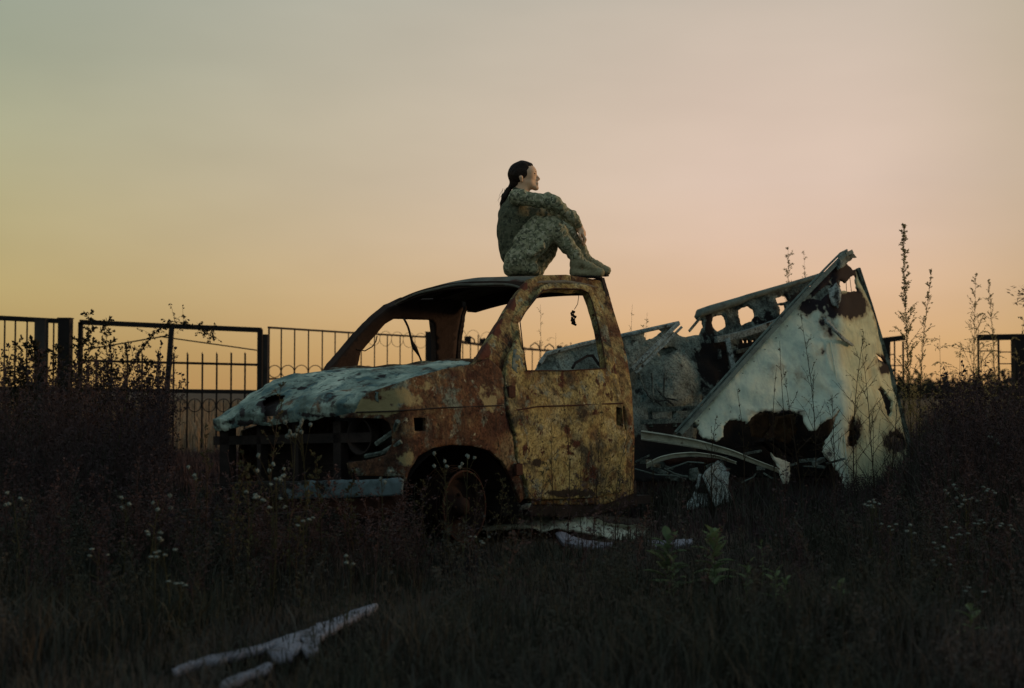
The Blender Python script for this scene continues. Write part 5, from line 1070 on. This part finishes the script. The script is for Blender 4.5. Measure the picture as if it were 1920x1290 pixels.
# white flowers
def flower(seed, h, n):
    R2 = random.Random(seed); st = MB(); hd = []; top = np.array([R2.uniform(-.05, .05), 0, h]); st.tube([(0, 0, 0), top * .5 + np.array([.01, 0, 0]), top], [.0028, .002, .0015], 4)
    for k in range(n):
        q = top * R2.uniform(.72, .9); e = top + np.array([R2.uniform(-.045, .045), R2.uniform(-.035, .035), R2.uniform(-.05, .02)]); st.tube([q, e], [.0012, .001], 3)
        V, Fa = lathe([(-.006, .002), (-.002, .0075), (.003, .0085), (.007, .005), (.009, .0005)], 7, np.eye(3), e); V = V + np.array([[R2.gauss(0, .0016) for _ in range(3)] for _ in range(len(V))]); hd.append(MB().add(V * 1.0, Fa))
    for k in range(8):
        t_ = R2.uniform(.1, .8); p = top * t_; a = R2.uniform(0, 6.28); d = np.array([math.cos(a), math.sin(a), .8]) * .035; n_ = np.cross(d, (0, 0, 1)) * .12; st.add([p, p + d * .5 + n_, p + d, p + d * .5 - n_], [(0, 1, 2, 3)])
    return st, hd
fp = []
for i in range(6):
    st, hd = flower(i, .42 + .05 * i, 3 + i % 4); t = empty('white_wildflower', (0, 0, 0), 'x', 'wildflower', 'small white wildflowers in the grass'); st.build('stem', M['leafdry'], t); [q_.build('flower_head', M['petal'], t) for q_ in hd]; fp.append(t)
def between(i): return i
spots = [(355, 884, 5.6, 'pair of white flower heads at mid left, in line with the gate centre post'), (520, 862, 5.3, 'white flower cluster before the near end of the grille'), (535, 797, 5.5, 'white flower before the hood lip'), (577, 799, 5.6, 'small flower just right of the one before the hood lip'),
    (545, 882, 5.2, 'flower under the grille at left'), (512, 893, 5.1, 'paired flower heads before the bumper at left'), (727, 891, 5.7, 'trio of flower heads in front of the wheel arch front edge'), (843, 858, 5.9, 'flowers before the top of the wheel arch'), (867, 861, 5.9, 'small flower right beside the ones at the wheel arch top'),
    (465, 925, 4.9, 'flower cluster low before the bumper corner'), (508, 938, 4.9, 'flower just right of the low cluster before the bumper'), (563, 973, 4.8, 'flower in the dark grass below the bumper'), (231, 940, 5.0, 'flower at left next to the leaning pale stalk'), (279, 937, 4.9, 'flower between the pale stalk and the bumper'),
    (292, 1000, 4.5, 'flower in the left foreground above the plank'), (320, 1032, 4.4, 'wide flower head in the left foreground'), (183, 1028, 4.6, 'small flower in the left foreground shade'), (345, 1090, 4.2, 'lowest small flower left of the plank'), (648, 1048, 4.5, 'single faint flower in the middle foreground'), (40, 928, 5.2, 'flower near the left edge above the litter'),
    (912, 1010, 5.3, 'flower left of the white board under the wheel'), (1634, 942, 5.6, 'round pale flower at the foot of the white panel, left one'), (1652, 940, 5.7, 'round pale flower at the foot of the white panel, right one'), (1670, 985, 5.3, 'flower below the foot of the white panel'), (1785, 915, 6.0, 'topmost flower of the right hand cluster'),
    (1815, 924, 5.8, 'flower right of the topmost one in the right cluster'), (1800, 940, 5.6, 'flower in the middle of the right cluster'), (1845, 915, 6.2, 'flower at the right end of the cluster'), (1770, 980, 5.2, 'low left flower of the right cluster'), (1790, 1000, 5.1, 'low flower in the middle of the right cluster'), (1755, 1022, 5.0, 'flower under the right cluster, left'), (1740, 1048, 4.9, 'lowest flower of the right cluster'),
    (1892, 985, 5.4, 'flower close to the right edge'), (1858, 975, 5.5, 'flower between the cluster and the right edge'), (1830, 1100, 4.6, 'dim flower in the right foreground'), (1870, 820, 7.5, 'small flower among the tall weeds at right'), (1705, 990, 5.2, 'small pale flower right of the one under the panel foot')]
for i, (px, py, Y, lab) in enumerate(spots):
    p = at(px, py, Y); k = i % 6; hh = .42 + .05 * k; s_ = p[2] / hh; lc = (p[0], p[1], 0)
    if i < 6:
        t = fp[i]; t.location = lc; t.scale = (1, 1, s_); t['label'] = lab
    else:
        t = dup(fp[k], lc, i * 1.7, 1, lab); t.scale = (1, 1, s_)
# broad leaved green plants
def leafy(seed, h, n, L):
    R2 = random.Random(seed); st = MB(); lv = MB(); st.tube([(0, 0, 0), (.01, 0, h * .5), (0, 0, h)], [.004, .003, .002], 5)
    for k in range(n):
        t_ = .15 + .85 * (k / (n - 1)); a = k * 2.4 + R2.uniform(-.3, .3); e = .15 + .75 * t_ + R2.uniform(-.25, .25); d = np.array([math.cos(a) * math.cos(e), math.sin(a) * math.cos(e), math.sin(e)]); LL = L * R2.uniform(.75, 1.15) * (1.1 - .35 * t_); p = np.array([0, 0, h * t_]); n_ = np.cross(d, (0, 0, 1)); n_ /= np.linalg.norm(n_) + 1e-9; up_ = np.cross(n_, d)
        V = [];
        for s_, w_ in ((0, .03), (.25, .17), (.5, .21), (.75, .14), (1, .005)): q = p + d * LL * s_ - np.array([0, 0, 1]) * .25 * LL * s_ * s_; V += [q - n_ * w_ * LL + up_ * w_ * LL * .35, q, q + n_ * w_ * LL + up_ * w_ * LL * .35]
        lv.add(V, [f for r_ in range(4) for f in ((r_ * 3, r_ * 3 + 1, r_ * 3 + 4, r_ * 3 + 3), (r_ * 3 + 1, r_ * 3 + 2, r_ * 3 + 5, r_ * 3 + 4))])
    return st, lv
GB = 'leafy green plants in the right foreground'
for i, (px, yt, Y, n, L, lab) in enumerate(((1250, 1004, 5.35, 20, .13, 'leafy green plant left of the tallest one, below the fallen sheet scraps'), (1337, 994, 5.4, 24, .13, 'tallest leafy green plant in the right foreground'), (1262, 1040, 5.2, 10, .08, 'small green plant at the foot of the left leafy plant'), (1400, 1050, 5.1, 10, .07, 'small green plant right of the tallest leafy one'), (1452, 1062, 5.0, 12, .08, 'low spreading green plant in the middle of the group'),
    (1570, 1092, 4.8, 12, .08, 'leafy green plant farther right, standing apart'), (1425, 1010, 5.4, 8, .05, 'small leafy sprig behind the group'), (1815, 1130, 4.4, 10, .08, 'dull yellowish plant near the right edge'), (1470, 1080, 4.9, 8, .07, 'lowest small green plant of the group'))):
    st, lv = leafy(i, max(.1, hgt(yt, Y) - .02), n, L); t = empty('leafy_plant', (0, 0, 0), lab, 'plant', GB); st.build('stem', M['leafgreen'], t); lv.build('leaves', M['leafgreen'], t); t.location = base(px, Y); t.rotation_euler = (0, 0, i * 1.1)
# branch tip at the right edge
mb = MB(); Rr = random.Random(8); a0 = at(1990, 545, 14); mb.tube([at(2040, 560, 14), at(1960, 548, 14), at(1915, 562, 14), at(1900, 571, 14)], [.02, .012, .005, .002], 5)
lf = MB()
for k in range(260):
    p = at(Rr.gauss(1950, 24), Rr.gauss(555, 10), 14 + Rr.gauss(0, .15)); e = np.array([Rr.gauss(0, 1), Rr.gauss(0, 1), Rr.gauss(0, .6)]); e /= np.linalg.norm(e); n_ = np.cross(e, (0, .3, 1)); lf.add([p, p + e * .03 + n_ * .012, p + e * .06, p + e * .03 - n_ * .012], [(0, 1, 2, 3)])
tr = empty('tree', tuple(at(2060, 860, 14) * np.array([1, 1, 0])), 'tree just outside the right edge with a leafy branch tip reaching in', 'tree')
mb.tube([at(2060, 870, 14), at(2050, 700, 14), at(2040, 555, 14), at(2045, 480, 14)], [.07, .06, .045, .02], 8); mb.build('trunk', M['stem'], tr); lf.build('crown', M['leafdark'], tr)
